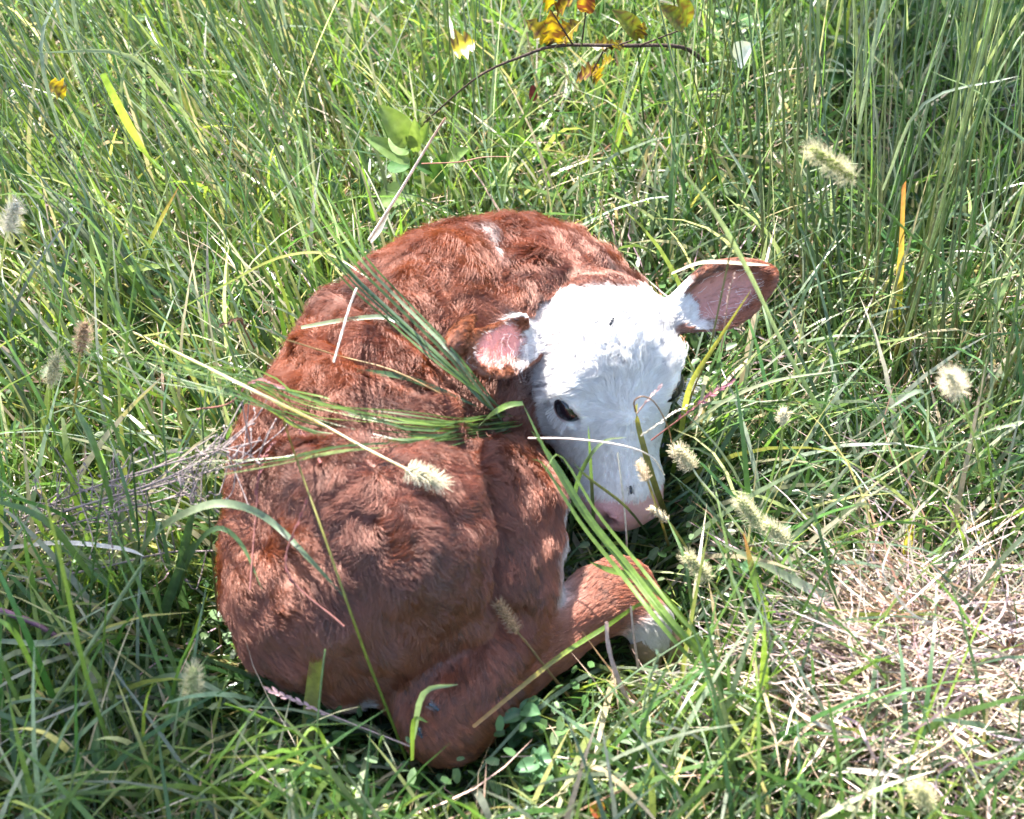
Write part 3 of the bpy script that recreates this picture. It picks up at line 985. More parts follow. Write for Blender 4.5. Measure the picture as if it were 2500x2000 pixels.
def spline(ctrl, n=14):
    c = np.asarray(ctrl, float)
    if len(c) == 2:
        return c[0] + (c[1] - c[0]) * np.linspace(0, 1, n + 1)[:, None]
    e = np.vstack([2 * c[0] - c[1], c, 2 * c[-1] - c[-2]])
    m = len(c) - 1
    out = []
    for u in np.linspace(0, m, n + 1):
        i = min(int(u), m - 1); t = u - i
        a, b, cc, d = e[i], e[i + 1], e[i + 2], e[i + 3]
        out.append(0.5 * ((2 * b) + (-a + cc) * t + (2 * a - 5 * b + 4 * cc - d) * t ** 2 + (-a + 3 * b - 3 * cc + d) * t ** 3))
    return np.array(out)


def tangents(p):
    t = np.gradient(p, axis=0)
    return norm(t)


def ribbon_data(ctrl, width, cols, n=14, prof=None, face=(0, -.45, .9), roll=0.0, fold=0.25, twist=0.0):
    p = spline(ctrl, n); t = tangents(p)
    f = np.asarray(face, float)
    side = norm(np.cross(t, f)); up = np.cross(side, t)
    ang = roll + twist * np.linspace(0, 1, n + 1)
    w = side * np.cos(ang)[:, None] + up * np.sin(ang)[:, None]
    nn = -side * np.sin(ang)[:, None] + up * np.cos(ang)[:, None]
    pr = (np.clip(np.sin(np.pi * (0.2 + 0.8 * np.linspace(0, 1, n + 1))) ** .7, .05, 1) if prof is None else np.interp(np.linspace(0, 1, n + 1), np.linspace(0, 1, len(prof)), prof))
    hw = (width * .5 * pr)[:, None]
    V = np.stack([p - w * hw + nn * hw * fold, p, p + w * hw + nn * hw * fold], 1).reshape(-1, 3)
    i = np.arange(n) * 3
    F = np.concatenate([np.stack([i, i + 1, i + 4, i + 3], 1), np.stack([i + 1, i + 2, i + 5, i + 4], 1)])
    cs = np.asarray(cols, float)
    if cs.ndim == 1: cs = cs[None]
    tt = np.linspace(0, len(cs) - 1, n + 1)
    C = np.stack([np.interp(tt, np.arange(len(cs)), cs[:, k]) for k in range(3)], 1)
    C = np.stack([C, C * .8 + .02, C], 1).reshape(-1, 3)
    return V, F, C


def tube_data(ctrl, r0, r1, cols, n=14, sides=6, bumps=None):
    p = spline(ctrl, n); t = tangents(p)
    s = norm(np.cross(t, np.array([.3, -.5, .8]))); b = np.cross(t, s)
    r = np.linspace(r0, r1, n + 1)
    if bumps is not None: r = r * (1 + bumps * rng.normal(0, 1, n + 1))
    a = np.arange(sides) / sides * TAU
    V = (p[:, None] + (s[:, None] * np.cos(a)[None, :, None] + b[:, None] * np.sin(a)[None, :, None]) * r[:, None, None]).reshape(-1, 3)
    F = []
    for i in range(n):
        for j in range(sides):
            F.append((i * sides + j, i * sides + (j + 1) % sides, (i + 1) * sides + (j + 1) % sides, (i + 1) * sides + j))
    cs = np.asarray(cols, float)
    if cs.ndim == 1: cs = cs[None]
    tt = np.linspace(0, len(cs) - 1, n + 1)
    C = np.stack([np.interp(tt, np.arange(len(cs)), cs[:, k]) for k in range(3)], 1)
    return V, np.array(F), np.repeat(C, sides, 0)


def thing(name, label, cat, base, group=None):
    o = bpy.data.objects.new(name, None); COL.objects.link(o)
    o.location = base; o.empty_display_size = .02
    return tag(o, label, cat, group, 'thing')


def piece(name, data, mat, base, parent=None):
    V, F, C = data
    o = link(name, mesh_np(name, np.asarray(V) - base, F, mat, C), parent)
    if parent is None: o.location = base
    return o


def blade(ctrl, width, cols, label, name='long_grass', cat='grass', group=None, mat=None, **kw):
    base = np.asarray(ctrl[0], float)
    return tag(piece(name, ribbon_data(ctrl, width, cols, **kw), mat or M_GRASS, base), label, cat, group, 'thing')


def stem(ctrl, r0, r1, cols, label, name='grass_stalk', cat='grass stalk', group=None, mat=None, **kw):
    base = np.asarray(ctrl[0], float)
    return tag(piece(name, tube_data(ctrl, r0, r1, cols, **kw), mat or M_GRASS, base), label, cat, group, 'thing')


G_DEEP = (.055, .120, .050); G_MID = (.085, .160, .045); G_LIME = (.16, .26, .04); G_BLUE = (.16, .23, .14); G_PALE = (.30, .36, .20)
YEL = (.50, .42, .07); ORG = (.50, .26, .06); STRAW = (.55, .47, .36); WHITE_ST = (.72, .68, .62); PINKDRY = (.50, .36, .40); BRN = (.20, .11, .06)


def jit(pt, s):
    return np.asarray(pt) + rng.normal(0, s, 3)


# ---- two tufts that lie across the calf
def tuft(label, base, lines, widths, colsets, name='grass_tuft'):
    t = thing(name, label, 'grass tuft', base)
    for ctrl, w, c in zip(lines, widths, colsets):
        piece('blade', ribbon_data(ctrl, w, c, n=18, roll=rng.normal(0, .5), fold=.2), M_GRASS, base, t)
    return t


tb = Q(1300, 1030, .03)
lines, ws, cs = [], [], []
for k in range(19):
    a = rng.uniform(-1, 1); e = rng.normal(0, 12, 8); g = rng.normal(0, 15, 8)
    o1 = rng.uniform(.006, .030)
    end = (rng.uniform(-60, 420), 862 + 60 * a + rng.normal(0, 25))
    lines.append([tb + rng.normal(0, .022, 3) * np.array([1, 1, .3]), Q(1255 + e[0], 1032 + 22 * a, .12, .008), Q(1140 + e[4], 1048 + 28 * a, .2, .010 + o1 * .5), Q(1010 + e[1], 1058 + 26 * a + g[0], .25, .012 + o1), Q(760 + e[2], 1012 + 36 * a + g[1], .28, .014 + o1),
                  Q(610 + e[3], 952 + 36 * a + g[2], .28 + .02 * a), Q(430 + e[5], 906 + 34 * a + g[3] * 1.6, .29 + .02 * a), Q(end[0], end[1], .29 + rng.normal(0, .02))])
    ws.append(rng.uniform(.0009, .0020)); c = np.array([G_MID, G_LIME, G_MID, (.20, .30, .07)][k % 4]); cs.append([c * .8, c, c * 1.15])
for k in range(8):
    a = rng.uniform(-1, 1); e = rng.normal(0, 12, 8); o1 = rng.uniform(.006, .02)
    lines.append([tb + rng.normal(0, .014, 3), Q(1250 + e[0], 1038 + 8 * a, .12, .008), Q(1150 + e[4], 1058 + 12 * a, .2, .010), Q(1040 + e[1], 1082 + 14 * a, .25, .010 + o1), Q(850 + e[2], 1095 + 18 * a, .28, .010 + o1), Q(690 + e[3], 1128 + 14 * a, .26, .012 + o1), Q(560 + rng.uniform(-160, 60), 1160 + 30 * a, .24, .02)])
    ws.append(rng.uniform(.0010, .0022)); c = np.array([G_MID, G_LIME, G_PALE][k % 3]); cs.append([c * .8, c, c * 1.1])
tuft('long green grass blades sweeping left across the middle of the calf', tb, lines, ws, cs)

lines, ws, cs = [], [], []
tb2 = Q(1310, 1050, .03)
for k in range(9):
    a = rng.uniform(-1, 1); e = rng.normal(0, 9, 8)
    lines.append([tb2 + rng.normal(0, .006, 3), Q(1225 + e[0], 1010 + e[1], .2, .02), Q(1100 + 22 * a, 885 - 14 * a, .25, .022), Q(975 + 28 * a, 765 - 22 * a, .27, .024), Q(850 + 34 * a, 640 - 26 * a, .31, .035),
                  P(750 + 40 * a, 480 - 20 * a, .40), P(rng.uniform(420, 760), rng.uniform(60, 330), .52)])
    ws.append(rng.uniform(.0015, .0032)); c = np.array([G_DEEP, G_BLUE, G_MID][k % 3]); cs.append([c * .9, c, c * 1.3])
tuft('dark green grass blades leaning up left over the calf\'s shoulder', tb2, lines, ws, cs)

# ---- single blades and stems near the calf
blade([P(300, 1440, .05), P(370, 1310, .17), P(480, 1242, .23), Q(570, 1232, .24, .03), Q(660, 1272, .24, .03), Q(760, 1370, .24, .02), Q(845, 1462, .2, .012)], .0065, [G_MID, G_PALE, G_BLUE, G_MID], 'pale arching grass blade bent over the calf\'s rump', n=22)
blade([P(420, 1500, .03), P(470, 1350, .16), P(530, 1290, .2), Q(590, 1330, .2, .02), Q(640, 1440, .2, .015)], .0045, [G_DEEP, G_MID], 'dark arching grass blade at the rump below the pale arch', n=18)
blade([P(745, 1880, .0), P(752, 1780, .05), P(766, 1660, .10), P(780, 1548, .145)], .0115, [G_MID, (.34, .36, .16), (.42, .42, .08), YEL], 'wide yellow-tipped cut grass blade standing below the rump', prof=[.8, .95, 1, .95, .85], fold=.15)
stem([P(1010, 1900, .0), P(940, 1720, .09), Q(897, 1610, .16, .03), Q(842, 1456, .2, .03), Q(788, 1299, .2, .035), Q(727, 1130, .2, .04), P(690, 1020, .33)], .0014, .0007, [G_LIME, (.28, .28, .06), (.24, .2, .08)], 'thin yellow-green grass stem crossing the haunch from bottom to top', n=24)
blade([Q(1155, 1775, .07, .015), Q(1354, 1612, .11, .018), Q(1480, 1530, .11, .015), P(1568, 1474, .13), P(1600, 1500, .11)], .0042, [ORG, G_LIME, G_LIME, G_PALE], 'slim lime blade laid along the calf\'s hind leg', n=18)
fold_base = P(1905, 1855, .0)
tf = thing('bent_grass', 'bright lime folded grass blades between the muzzle and the hind hoof', 'grass tuft', fold_base)
for k, (dx, dy, w) in enumerate([(0, 0, .0058), (12, 6, .0046), (-14, 16, .0038), (24, -12, .0034)]):
    piece('blade', ribbon_data([fold_base + rng.normal(0, .004, 3), P(1720 + dx, 1612 + dy, .10), P(1626 + dx, 1508 + dy, .14), P(1530 + dx, 1385 + dy, .15), P(1432 + dx, 1262 + dy, .18), P(1345 + dx, 1125 + dy, .22), P(1276 + dx * .5 + 14 * k, 985 + dy + 60 * k, .25)],
          w, [np.array(G_MID), np.array(G_LIME), np.array(G_LIME) * 1.1, np.array(G_MID)], n=22, roll=.3 - .2 * k), M_GRASS, fold_base, tf)
piece('blade', ribbon_data([P(1276, 985, .25), P(1240, 990, .25), P(1200, 1012, .24), Q(1165, 1045, .22, .015)], .0050, [G_MID, G_LIME, G_PALE], n=10), M_GRASS, fold_base, tf)
blade([P(1790, 1690, .0), P(1640, 1480, .10), P(1560, 1415, .13), P(1480, 1390, .14), P(1440, 1372, .15)], .0065, [G_MID, G_LIME, G_LIME], 'short lime blade with its tip beside the fetlock', n=14)
blade([P(1640, 1330, .0), P(1625, 1260, .045), Q(1600, 1190, .10, .012), Q(1568, 1080, .17, .014), Q(1552, 1010, .2, .02), P(1556, 985, .235)], .0060, [(.12, .13, .03), (.14, .13, .03), (.26, .24, .06), (.14, .14, .03)], 'brownish olive blade upright in front of the nose', n=16)
stem([P(1552, 1005, .225), P(1548, 980, .24), P(1570, 968, .245), P(1600, 985, .235), P(1630, 1040, .2), P(1640, 1080, .17)], .0008, .0005, [BRN, (.3, .2, .12)], 'thin curled brown tendril looping over the face', cat='tendril', name='tendril')
stem([P(1290, 1070, .2), P(1400, 1072, .215), P(1520, 1088, .21), P(1590, 1115, .185), P(1622, 1160, .14)], .0009, .0006, [(.62, .5, .45), WHITE_ST], 'fine pale dry stem lying across the bridge of the nose', name='straw', cat='dry stem', mat=M_DRY)
stem([P(1530, 1400, .0), Q(1530, 1320, .06), Q(1520, 1200, .14, .02), Q(1508, 1105, .2, .02)], .0011, .0009, [WHITE_ST, (.6, .58, .5)], 'whitish upright straw in front of the muzzle', name='straw', cat='dry stem', mat=M_DRY)
blade([P(1390, 1360, .0), P(1400, 1230, .09), P(1420, 1150, .15), P(1470, 1080, .18), P(1530, 1068, .17)], .0038, [G_DEEP, G_MID, G_PALE], 'short green blade curving over the left side of the muzzle', n=14)
blade([P(1455, 1380, .0), P(1448, 1250, .08), P(1441, 1120, .15), P(1436, 1040, .2)], .0032, [G_DEEP, G_MID, G_MID], 'straight narrow green blade left of the nostril', n=12)
blade([P(1600, 1330, .0), P(1530, 1240, .10), P(1440, 1170, .16), P(1400, 1130, .18)], .0030, [G_DEEP, (.14, .15, .05), G_MID], 'narrow green blade crossing the nose from lower right', n=12)
blade([P(1640, 1160, .02), P(1659, 1078, .09), P(1672, 991, .16), P(1693, 926, .21), P(1746, 843, .26), P(1833, 709, .33)], .0052, [G_LIME, (.24, .26, .05), (.34, .34, .07), YEL], 'yellow-green blade slanting up from the right eye past the ear', n=18)
blade([P(2100, 1180, .0), P(1990, 985, .12), P(1902, 826, .24), P(1833, 678, .34), P(1745, 520, .42), P(1650, 400, .47)], .0060, [G_MID, G_BLUE, G_PALE, G_PALE], 'long silvery green blade slanting over the right ear tip', n=20)
stem([P(1640, 1120, .03), P(1690, 960, .16), P(1730, 860, .23), P(1778, 640, .38), P(1830, 400, .5)], .0010, .0006, [(.28, .2, .1), G_MID], 'thin brown-green stem rising before the right ear', n=16)
blade([P(1640, 668, .27), P(1720, 640, .3), P(1830, 645, .3), P(1880, 648, .3)], .0034, [STRAW, (.62, .55, .36)], 'straw-coloured dry blade lying over the top of the right ear', name='straw', cat='dry blade', mat=M_DRY, n=10)
blade([P(1640, 1080, .12), P(1760, 985, .17), P(1890, 930, .2), P(2050, 905, .22)], .0032, [G_PALE, (.4, .42, .25), G_PALE], 'pale thin blade reaching right from the cheek', n=12)
blade([P(1864, 1880, .0), P(1864, 1790, .05), P(1864, 1650, .12), P(1867, 1515, .185)], .0090, [G_MID, G_LIME, (.22, .32, .05), G_LIME], 'broad bright lime blade standing upright at the lower right', prof=[.5, .9, 1, .7, .05])
blade([P(1880, 1560, .03), P(1862, 1470, .1), P(1838, 1400, .14), P(1815, 1300, .20)], .0085, [G_LIME, G_LIME, G_MID, (.3, .09, .04)], 'upright green blade with a dark red tip at the right', prof=[.6, 1, .9, .05])
blade([P(98, 1940, .0), P(331, 1988, .02), P(218, 1672, .16), P(151, 1378, .28), P(98, 1167, .36)][1:], .0036, [G_MID, G_LIME, (.3, .34, .08)], 'long thin yellow-green blade rising at the lower left edge', n=18)
stem([P(-20, 1945, .0), P(100, 1765, .08), P(203, 1604, .14), P(300, 1450, .19), P(354, 1370, .22)], .0022, .0014, [G_BLUE, G_PALE, G_BLUE], 'thick pale green stem slanting up from the bottom left corner')
blade([P(226, 1385, .02), P(215, 1300, .08), P(188, 1212, .13), P(165, 1100, .19), P(154, 1020, .235)], .0078, [G_MID, G_LIME, G_LIME, (.45, .5, .3)], 'lime blade with a whitish bent tip at the left', n=16, prof=[.6, 1, 1, .9, .4])
blade([P(470, 1560, .0), P(440, 1420, .09), P(460, 1300, .16), P(480, 1215, .2)], .0095, [G_DEEP, G_DEEP, G_MID], 'broad dark green blade standing left of the rump', n=14)
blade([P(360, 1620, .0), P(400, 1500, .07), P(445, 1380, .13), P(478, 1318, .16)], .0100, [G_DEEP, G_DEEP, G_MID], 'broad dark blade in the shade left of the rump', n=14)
blade([P(0, 1565, .1), P(120, 1570, .11), P(230, 1545, .12), P(330, 1520, .12)], .0055, [G_BLUE, G_BLUE, G_PALE], 'flat blue-green blade lying at the lower left', n=12)
blade([P(300, 1690, .07), P(420, 1650, .12), P(520, 1680, .12), P(640, 1760, .08)], .0052, [G_MID, G_BLUE, G_PALE], 'pale arching blade behind the small lower left foxtail', n=14)
blade([P(321, 705, .06), P(360, 610, .13), P(396, 534, .19), P(440, 450, .25)], .0092, [G_LIME, (.3, .36, .06), YEL, (.35, .15, .05)], 'green blade with a golden tip at the upper left', prof=[.7, 1, .85, .05], n=14)
blade([P(300, 660, .1), P(340, 655, .11), P(440, 645, .12)], .0085, [G_LIME, (.26, .36, .06), G_LIME], 'short flat lime blade lying crosswise at the upper left', n=10)
blade([P(250, 180, .40), P(300, 280, .35), P(345, 360, .30), P(385, 415, .26)], .0075, [G_LIME, (.3, .38, .06), G_LIME], 'lime yellow blade hanging in the leaning grass at the upper left', n=12)
blade([P(2186, 830, .03), P(2187, 783, .07), P(2195, 640, .17), P(2203, 452, .30)], .0125, [G_LIME, (.35, .4, .06), (.42, .30, .06), (.36, .14, .05)], 'broad yellow and rust upright blade at the right', prof=[.6, .9, 1, .85], n=16)
blade([P(2215, 1400, .02), P(2215, 1340, .06), P(2222, 1280, .10)], .0110, [(.3, .34, .06), YEL, YEL], 'short broad yellow blade low in the right-hand straw', prof=[.8, 1, .7], n=8)
blade([P(2180, 1572, .05), P(2260, 1600, .055), P(2360, 1630, .05), P(2445, 1658, .045)], .0105, [PINKDRY, (.46, .33, .46), PINKDRY], 'wide lavender-pink dry blade lying in the straw at lower right', name='straw', cat='dry blade', mat=M_DRY, prof=[.5, 1, .9, .5], n=14)
blade([P(2115, 1540, .05), P(2040, 1480, .08), P(1960, 1430, .10), P(1850, 1370, .13), P(1757, 1325, .15)], .0105, [WHITE_ST, (.5, .56, .5), G_PALE, G_PALE], 'wide silver-white blade lying diagonally in the lower right', n=16, prof=[1, 1, .8, .6, .1])
blade([P(2110, 1545, .04), P(2000, 1500, .07), P(1880, 1440, .09)], .0070, [WHITE_ST, (.6, .62, .55), G_PALE], 'short silver-white blade under the wide diagonal one', n=12)
blade([P(0, 1340, .1), P(150, 1325, .13), P(300, 1340, .14), P(352, 1358, .14)], .0040, [STRAW, WHITE_ST, WHITE_ST], 'white dry blade lying level at the left edge', name='straw', cat='dry blade', mat=M_DRY, n=12)
stem([P(1087, 288, .33), P(1040, 362, .29), P(975, 470, .24), P(901, 586, .18)][::-1], .0015, .0010, [(.75, .72, .66), (.7, .62, .55), (.45, .3, .22)], 'thick pale broken stalk leaning behind the calf\'s back', name='dry_stalk', cat='dry stalk', mat=M_DRY, bumps=.05)
blade([P(905, 590, .14), P(930, 560, .16), P(950, 520, .19)], .006, [WHITE_ST, (.7, .62, .5)], 'short white dry sheath at the foot of the broken stalk', name='straw', cat='dry blade', mat=M_DRY, n=8)
stem([P(1030, 400, .2), P(1120, 396, .22), P(1180, 384, .23), P(1245, 383, .23)], .0008, .0005, [(.30, .14, .10), (.36, .2, .14)], 'thin reddish stem lying level behind the calf', name='straw', cat='dry stem', mat=M_DRY)
stem([P(870, 705, .29), P(850, 760, .3), P(830, 830, .3), P(815, 885, .29)], .0011, .0008, [(.7, .6, .5), WHITE_ST], 'short curved straw lying on the calf\'s back', name='straw', cat='dry stem', mat=M_DRY)
blade([P(430, 760, .1), P(560, 690, .2), P(680, 630, .27), P(800, 620, .3), P(900, 680, .3)], .0030, [G_LIME, (.3, .32, .08), (.34, .3, .1)], 'thin yellowish blade arching towards the back from the left', n=16)
blade([Q(735, 800, .25, .01), Q(850, 780, .3, .02), Q(940, 775, .3, .02), Q(990, 800, .3, .02), Q(1050, 860, .3, .02)], .0042, [G_PALE, G_BLUE, G_DEEP], 'pale blade arched across the upper back', n=14)
blade([Q(870, 905, .25, .016), Q(980, 920, .3, .014), Q(1080, 955, .3, .014), Q(1180, 1000, .3, .014)], .0050, [G_MID, G_DEEP, G_DEEP], 'dark green blade lying along the ribs below the ear', n=14)
stem([P(1230, 1048, .15), Q(1100, 975, .3, .014), Q(960, 905, .3, .016), Q(830, 870, .3, .018), Q(700, 830, .3, .02)], .0010, .0006, [(.3, .2, .1), (.36, .26, .12)], 'thin tan stem lying diagonally over the ribs', name='straw', cat='dry stem', mat=M_DRY)


# ---- foxtails
M_BRIS = hair_material('bristle', 0.1, .4, (.9, .85, .7))
M_SEED = leaf_mat('seed_head', .3, .6, .3, .3, 400, (1, 1, .8))


def foxtail(label, base_px, tip_px, zb, zt, stem_pts, headcol, bristcol, stemcol, fat=.0052, nb=300, bl=.011, over=False):
    off = dict(off=.022) if over else {}
    hb_, ht_ = Q(base_px[0], base_px[1], zb, **off), Q(tip_px[0], tip_px[1], zt, **off)
    pts_ = [hb_] + [Q(*q) for q in stem_pts]
    base = pts_[-1]
    bl *= .8; bristcol = np.array(bristcol) * np.array([.86, .80, .70])
    t = thing('foxtail', label, 'foxtail', base)
    piece('stem', tube_data(pts_[::-1], .0014, .0009, [stemcol, np.array(stemcol) * 1.15], n=16, sides=5), M_GRASS, base, t)
    ax = ht_ - hb_; L = np.linalg.norm(ax); ax = ax / L
    s1 = norm(np.cross(ax, [.2, .3, .9])); s2 = np.cross(ax, s1)
    # body: spiral of small grains
    V, F, C = [], [], []
    ngr = 90
    for i in range(ngr):
        u = (i + .5) / ngr; an = i * 2.399
        rr = fat * (math.sin(math.pi * (0.12 + .80 * u)) ** .6)
        rad = s1 * math.cos(an) + s2 * math.sin(an)
        c = hb_ + ax * (u * L) + rad * rr * .55
        g = norm(rad * .6 + ax); g1 = norm(np.cross(g, rad + .01)); g2 = np.cross(g, g1)
        k0 = len(V); sz = .0017
        V += [c - g * sz * 1.3, c + g1 * sz, c + g2 * sz, c - g1 * sz, c - g2 * sz, c + g * sz * 1.5]
        F += [(k0, k0 + 2, k0 + 1), (k0, k0 + 3, k0 + 2), (k0, k0 + 4, k0 + 3), (k0, k0 + 1, k0 + 4), (k0 + 5, k0 + 1, k0 + 2), (k0 + 5, k0 + 2, k0 + 3), (k0 + 5, k0 + 3, k0 + 4), (k0 + 5, k0 + 4, k0 + 1)]
        C += [np.array(headcol) * rng.uniform(.75, 1.2)] * 6
    sh = piece('seed_head', (np.array(V), np.array(F), np.array(C)), M_SEED, base, t)
    u = rng.uniform(0, 1, nb); an = rng.uniform(0, TAU, nb)
    rad = np.cos(an)[:, None] * s1 + np.sin(an)[:, None] * s2
    q = hb_ + ax * (u * L)[:, None] + rad * (fat * .6)
    d = norm(rad + ax * (.35 + .9 * u[:, None] ** 3) + rng.normal(0, .16, (nb, 3)))
    kk = np.linspace(0, 1, 4)
    bp_ = q[:, None] + d[:, None] * (kk[None, :, None] * (bl * rng.uniform(.6, 1.1, nb))[:, None, None])
    hair_object('bristles', bp_, np.clip(np.array(bristcol) * rng.uniform(.8, 1.15, (nb, 1)), 0, .95), .00016, .00008, M_BRIS, sh, org=base)
    return t


CREAM = (.80, .74, .58); PALEG = (.55, .58, .33); TAN = (.60, .42, .26)
foxtail('large cream foxtail resting on the calf\'s haunch', (994, 1146), (1082, 1182), .27, .27, [(880, 1088, .3, .045), (786, 1036, .32, .05), (616, 953, .33), (430, 860, .22), (300, 800, .0)], (.60, .56, .36), (.86, .80, .66), (.62, .56, .42), .0062, 420, .0105, True)
foxtail('pale green foxtail standing alone at the lower left', (466, 1702), (472, 1634), .13, .16, [(455, 1760, .10), (425, 1880, .04), (405, 1985, .0)], (.45, .48, .22), (.72, .70, .48), (.45, .5, .3), .0055, 300, .010)
foxtail('large green foxtail high among the tall stems behind the right ear', (2082, 436), (1982, 364), .44, .47, [(2130, 480, .42), (2210, 560, .37), (2350, 680, .28), (2490, 800, .15), (2560, 900, 0)], (.30, .34, .10), (.68, .66, .46), (.14, .22, .09), .0055, 380, .0115)
foxtail('round cream foxtail seen end-on at the far right', (2338, 952), (2318, 915), .34, .38, [(2350, 985, .32), (2380, 1080, .22), (2400, 1200, .08), (2405, 1260, 0)], (.6, .56, .38), (.84, .78, .64), (.3, .36, .2), .0058, 420, .0115)
foxtail('cream foxtail just right of the muzzle', (1690, 1142), (1652, 1094), .15, .17, [(1712, 1175, .14), (1775, 1250, .11), (1850, 1350, .06), (1910, 1430, .0)], (.6, .55, .33), (.85, .79, .62), (.6, .62, .5), .0055, 300, .010)
foxtail('pale green foxtail upper one of three below the muzzle\'s right', (1850, 1280), (1806, 1218), .17, .20, [(1865, 1305, .16), (1900, 1370, .11), (1935, 1470, .0)], (.42, .44, .2), (.72, .71, .5), (.3, .36, .2), .0056, 300, .009)
foxtail('pale foxtail nearly touching the stem of another, right of the muzzle', (1924, 1322), (1868, 1280), .15, .17, [(1938, 1340, .14), (1960, 1400, .09), (1985, 1480, .0)], (.45, .45, .24), (.74, .72, .52), (.3, .36, .2), .0056, 300, .010)
foxtail('pale green foxtail above the bright blades near the hind hoof', (1731, 1414), (1676, 1356), .13, .16, [(1745, 1432, .12), (1790, 1500, .07), (1830, 1570, .0)], (.45, .46, .22), (.75, .73, .52), (.25, .3, .15), .0054, 300, .009)
foxtail('tiny cream foxtail on a thin upright stem right of the face', (1910, 1034), (1914, 1003), .20, .215, [(1908, 1080, .17), (1902, 1180, .10), (1900, 1310, .0)], (.6, .55, .36), (.84, .78, .64), (.25, .3, .15), .0038, 150, .007)
foxtail('tan foxtail in the lit grass at the left', (196, 856), (208, 792), .24, .28, [(192, 900, .2), (180, 1000, .1), (175, 1080, .0)], (.42, .27, .15), (.66, .48, .36), (.3, .26, .12), .0056, 280, .009)
foxtail('cream foxtail beside the tan one at the left', (122, 935), (138, 872), .21, .25, [(120, 980, .17), (112, 1060, .1), (108, 1150, .0)], (.5, .46, .26), (.78, .72, .5), (.3, .36, .15), .0055, 280, .009)
foxtail('whitish foxtail at the upper left edge', (20, 560), (38, 500), .32, .36, [(10, 610, .28), (-10, 720, .15), (-20, 800, .0)], (.62, .58, .45), (.88, .84, .74), (.4, .42, .3), .006, 300, .011)
foxtail('thin tan foxtail hanging in front of the nose bridge', (1580, 1172), (1560, 1128), .19, .2, [(1590, 1200, .16), (1620, 1290, .08), (1640, 1360, .0)], (.62, .46, .28), (.82, .68, .5), (.3, .26, .12), .0032, 130, .006)
foxtail('small cream foxtail at the right corner of the mouth', (1630, 1272), (1590, 1240), .12, .13, [(1645, 1290, .1), (1690, 1360, .04), (1710, 1400, .0)], (.62, .52, .34), (.84, .76, .6), (.3, .3, .16), .0030, 90, .0055)
foxtail('small brown foxtail lying against the calf\'s hock fold', (1262, 1542), (1216, 1472), .14, .18, [(1290, 1575, .1, .015), (1340, 1640, .12, .012), (1420, 1740, .0)], (.42, .26, .14), (.6, .40, .26), (.3, .2, .1), .0042, 260, .007, True)
foxtail('pale green foxtail in the straw at the bottom right', (2270, 1965), (2235, 1915), .14, .16, [(2280, 1990, .12), (2310, 2050, .06), (2330, 2100, .0)], (.5, .5, .24), (.78, .75, .5), (.3, .36, .15), .0058, 300, .010)


# ---- broad-leaved plants
def leaf_data(base, tip, width, cols, up=(0, -.5, .85), lobes=0, curl=.12, n=10):
    """leaf with a midrib, side ridges and an optional wavy/lobed rim"""
    base, tip = np.asarray(base, float), np.asarray(tip, float)
    ax = tip - base; L = np.linalg.norm(ax); ax /= L
    u_ = np.asarray(up, float); nn = norm(u_ - ax * (u_ @ ax)); sd = np.cross(nn, ax)
    V, C, F = [], [], []
    cs = np.asarray(cols, float)
    for i in range(n + 1):
        t = i / n
        w = width * .5 * max(math.sin(math.pi * min(1, .06 + .94 * t)) ** .65, .02) * (1.15 - .4 * t)
        if lobes: w *= 1 + .38 * math.sin(t * lobes * TAU)
        c = base + ax * (t * L) + nn * (curl * L * (t - t * t) * 1.2 - curl * L * .5 * t * t)
        for j, f in enumerate((-1, -.5, 0, .5, 1)):
            rib = .10 * w * (1 if j % 2 else 0) * math.cos(t * 34)
            V.append(c + sd * (w * f) + nn * (abs(f) ** 1.5 * w * .35 + rib - (.06 * w if f == 0 else 0)))
            cc = cs[int(rng.integers(len(cs)))] if len(cs) > 1 else cs[0]
            C.append(cc * (1.1 if f == 0 else 1))
    for i in range(n):
        for j in range(4):
            k = i * 5 + j
            F.append((k, k + 1, k + 6, k + 5))
    return np.array(V), np.array(F), np.array(C)


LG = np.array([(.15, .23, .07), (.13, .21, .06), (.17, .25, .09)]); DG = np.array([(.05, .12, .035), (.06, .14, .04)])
bp0 = P(990, 560, .0)
pl = thing('broadleaf_plant', 'bright lime broad-leaved plant growing behind the calf\'s back', 'plant', bp0)
piece('stem', tube_data([bp0, P(1000, 480, .09), P(1004, 400, .15), P(990, 330, .21)], .0018, .001, [G_MID, G_LIME]), M_LEAF, bp0, pl)
for (b0, zb, b1, zt, w, cset) in [((995, 352), .20, (930, 258), .25, .030, LG), ((1000, 372), .18, (948, 335), .19, .024, LG), ((1000, 395), .16, (895, 335), .19, .022, LG), ((998, 410), .15, (945, 400), .14, .024, DG),
                                  ((1015, 370), .19, (1012, 292), .24, .014, LG), ((1060, 440), .12, (1098, 372), .16, .022, DG), ((1092, 400), .15, (1142, 362), .18, .018, LG), ((1005, 470), .10, (915, 492), .08, .030, LG),
                                  ((1000, 480), .08, (1020, 530), .07, .020, LG), ((1010, 440), .11, (1085, 470), .08, .018, LG), ((1000, 500), .07, (945, 520), .06, .02, LG), ((1010, 400), .15, (1060, 415), .13, .022, DG), ((1030, 350), .2, (1045, 300), .23, .012, LG)]:
    piece('leaf', leaf_data(P(*b0, zb), P(*b1, zt), w, cset * rng.uniform(.9, 1.15)), M_LEAF, bp0, pl)

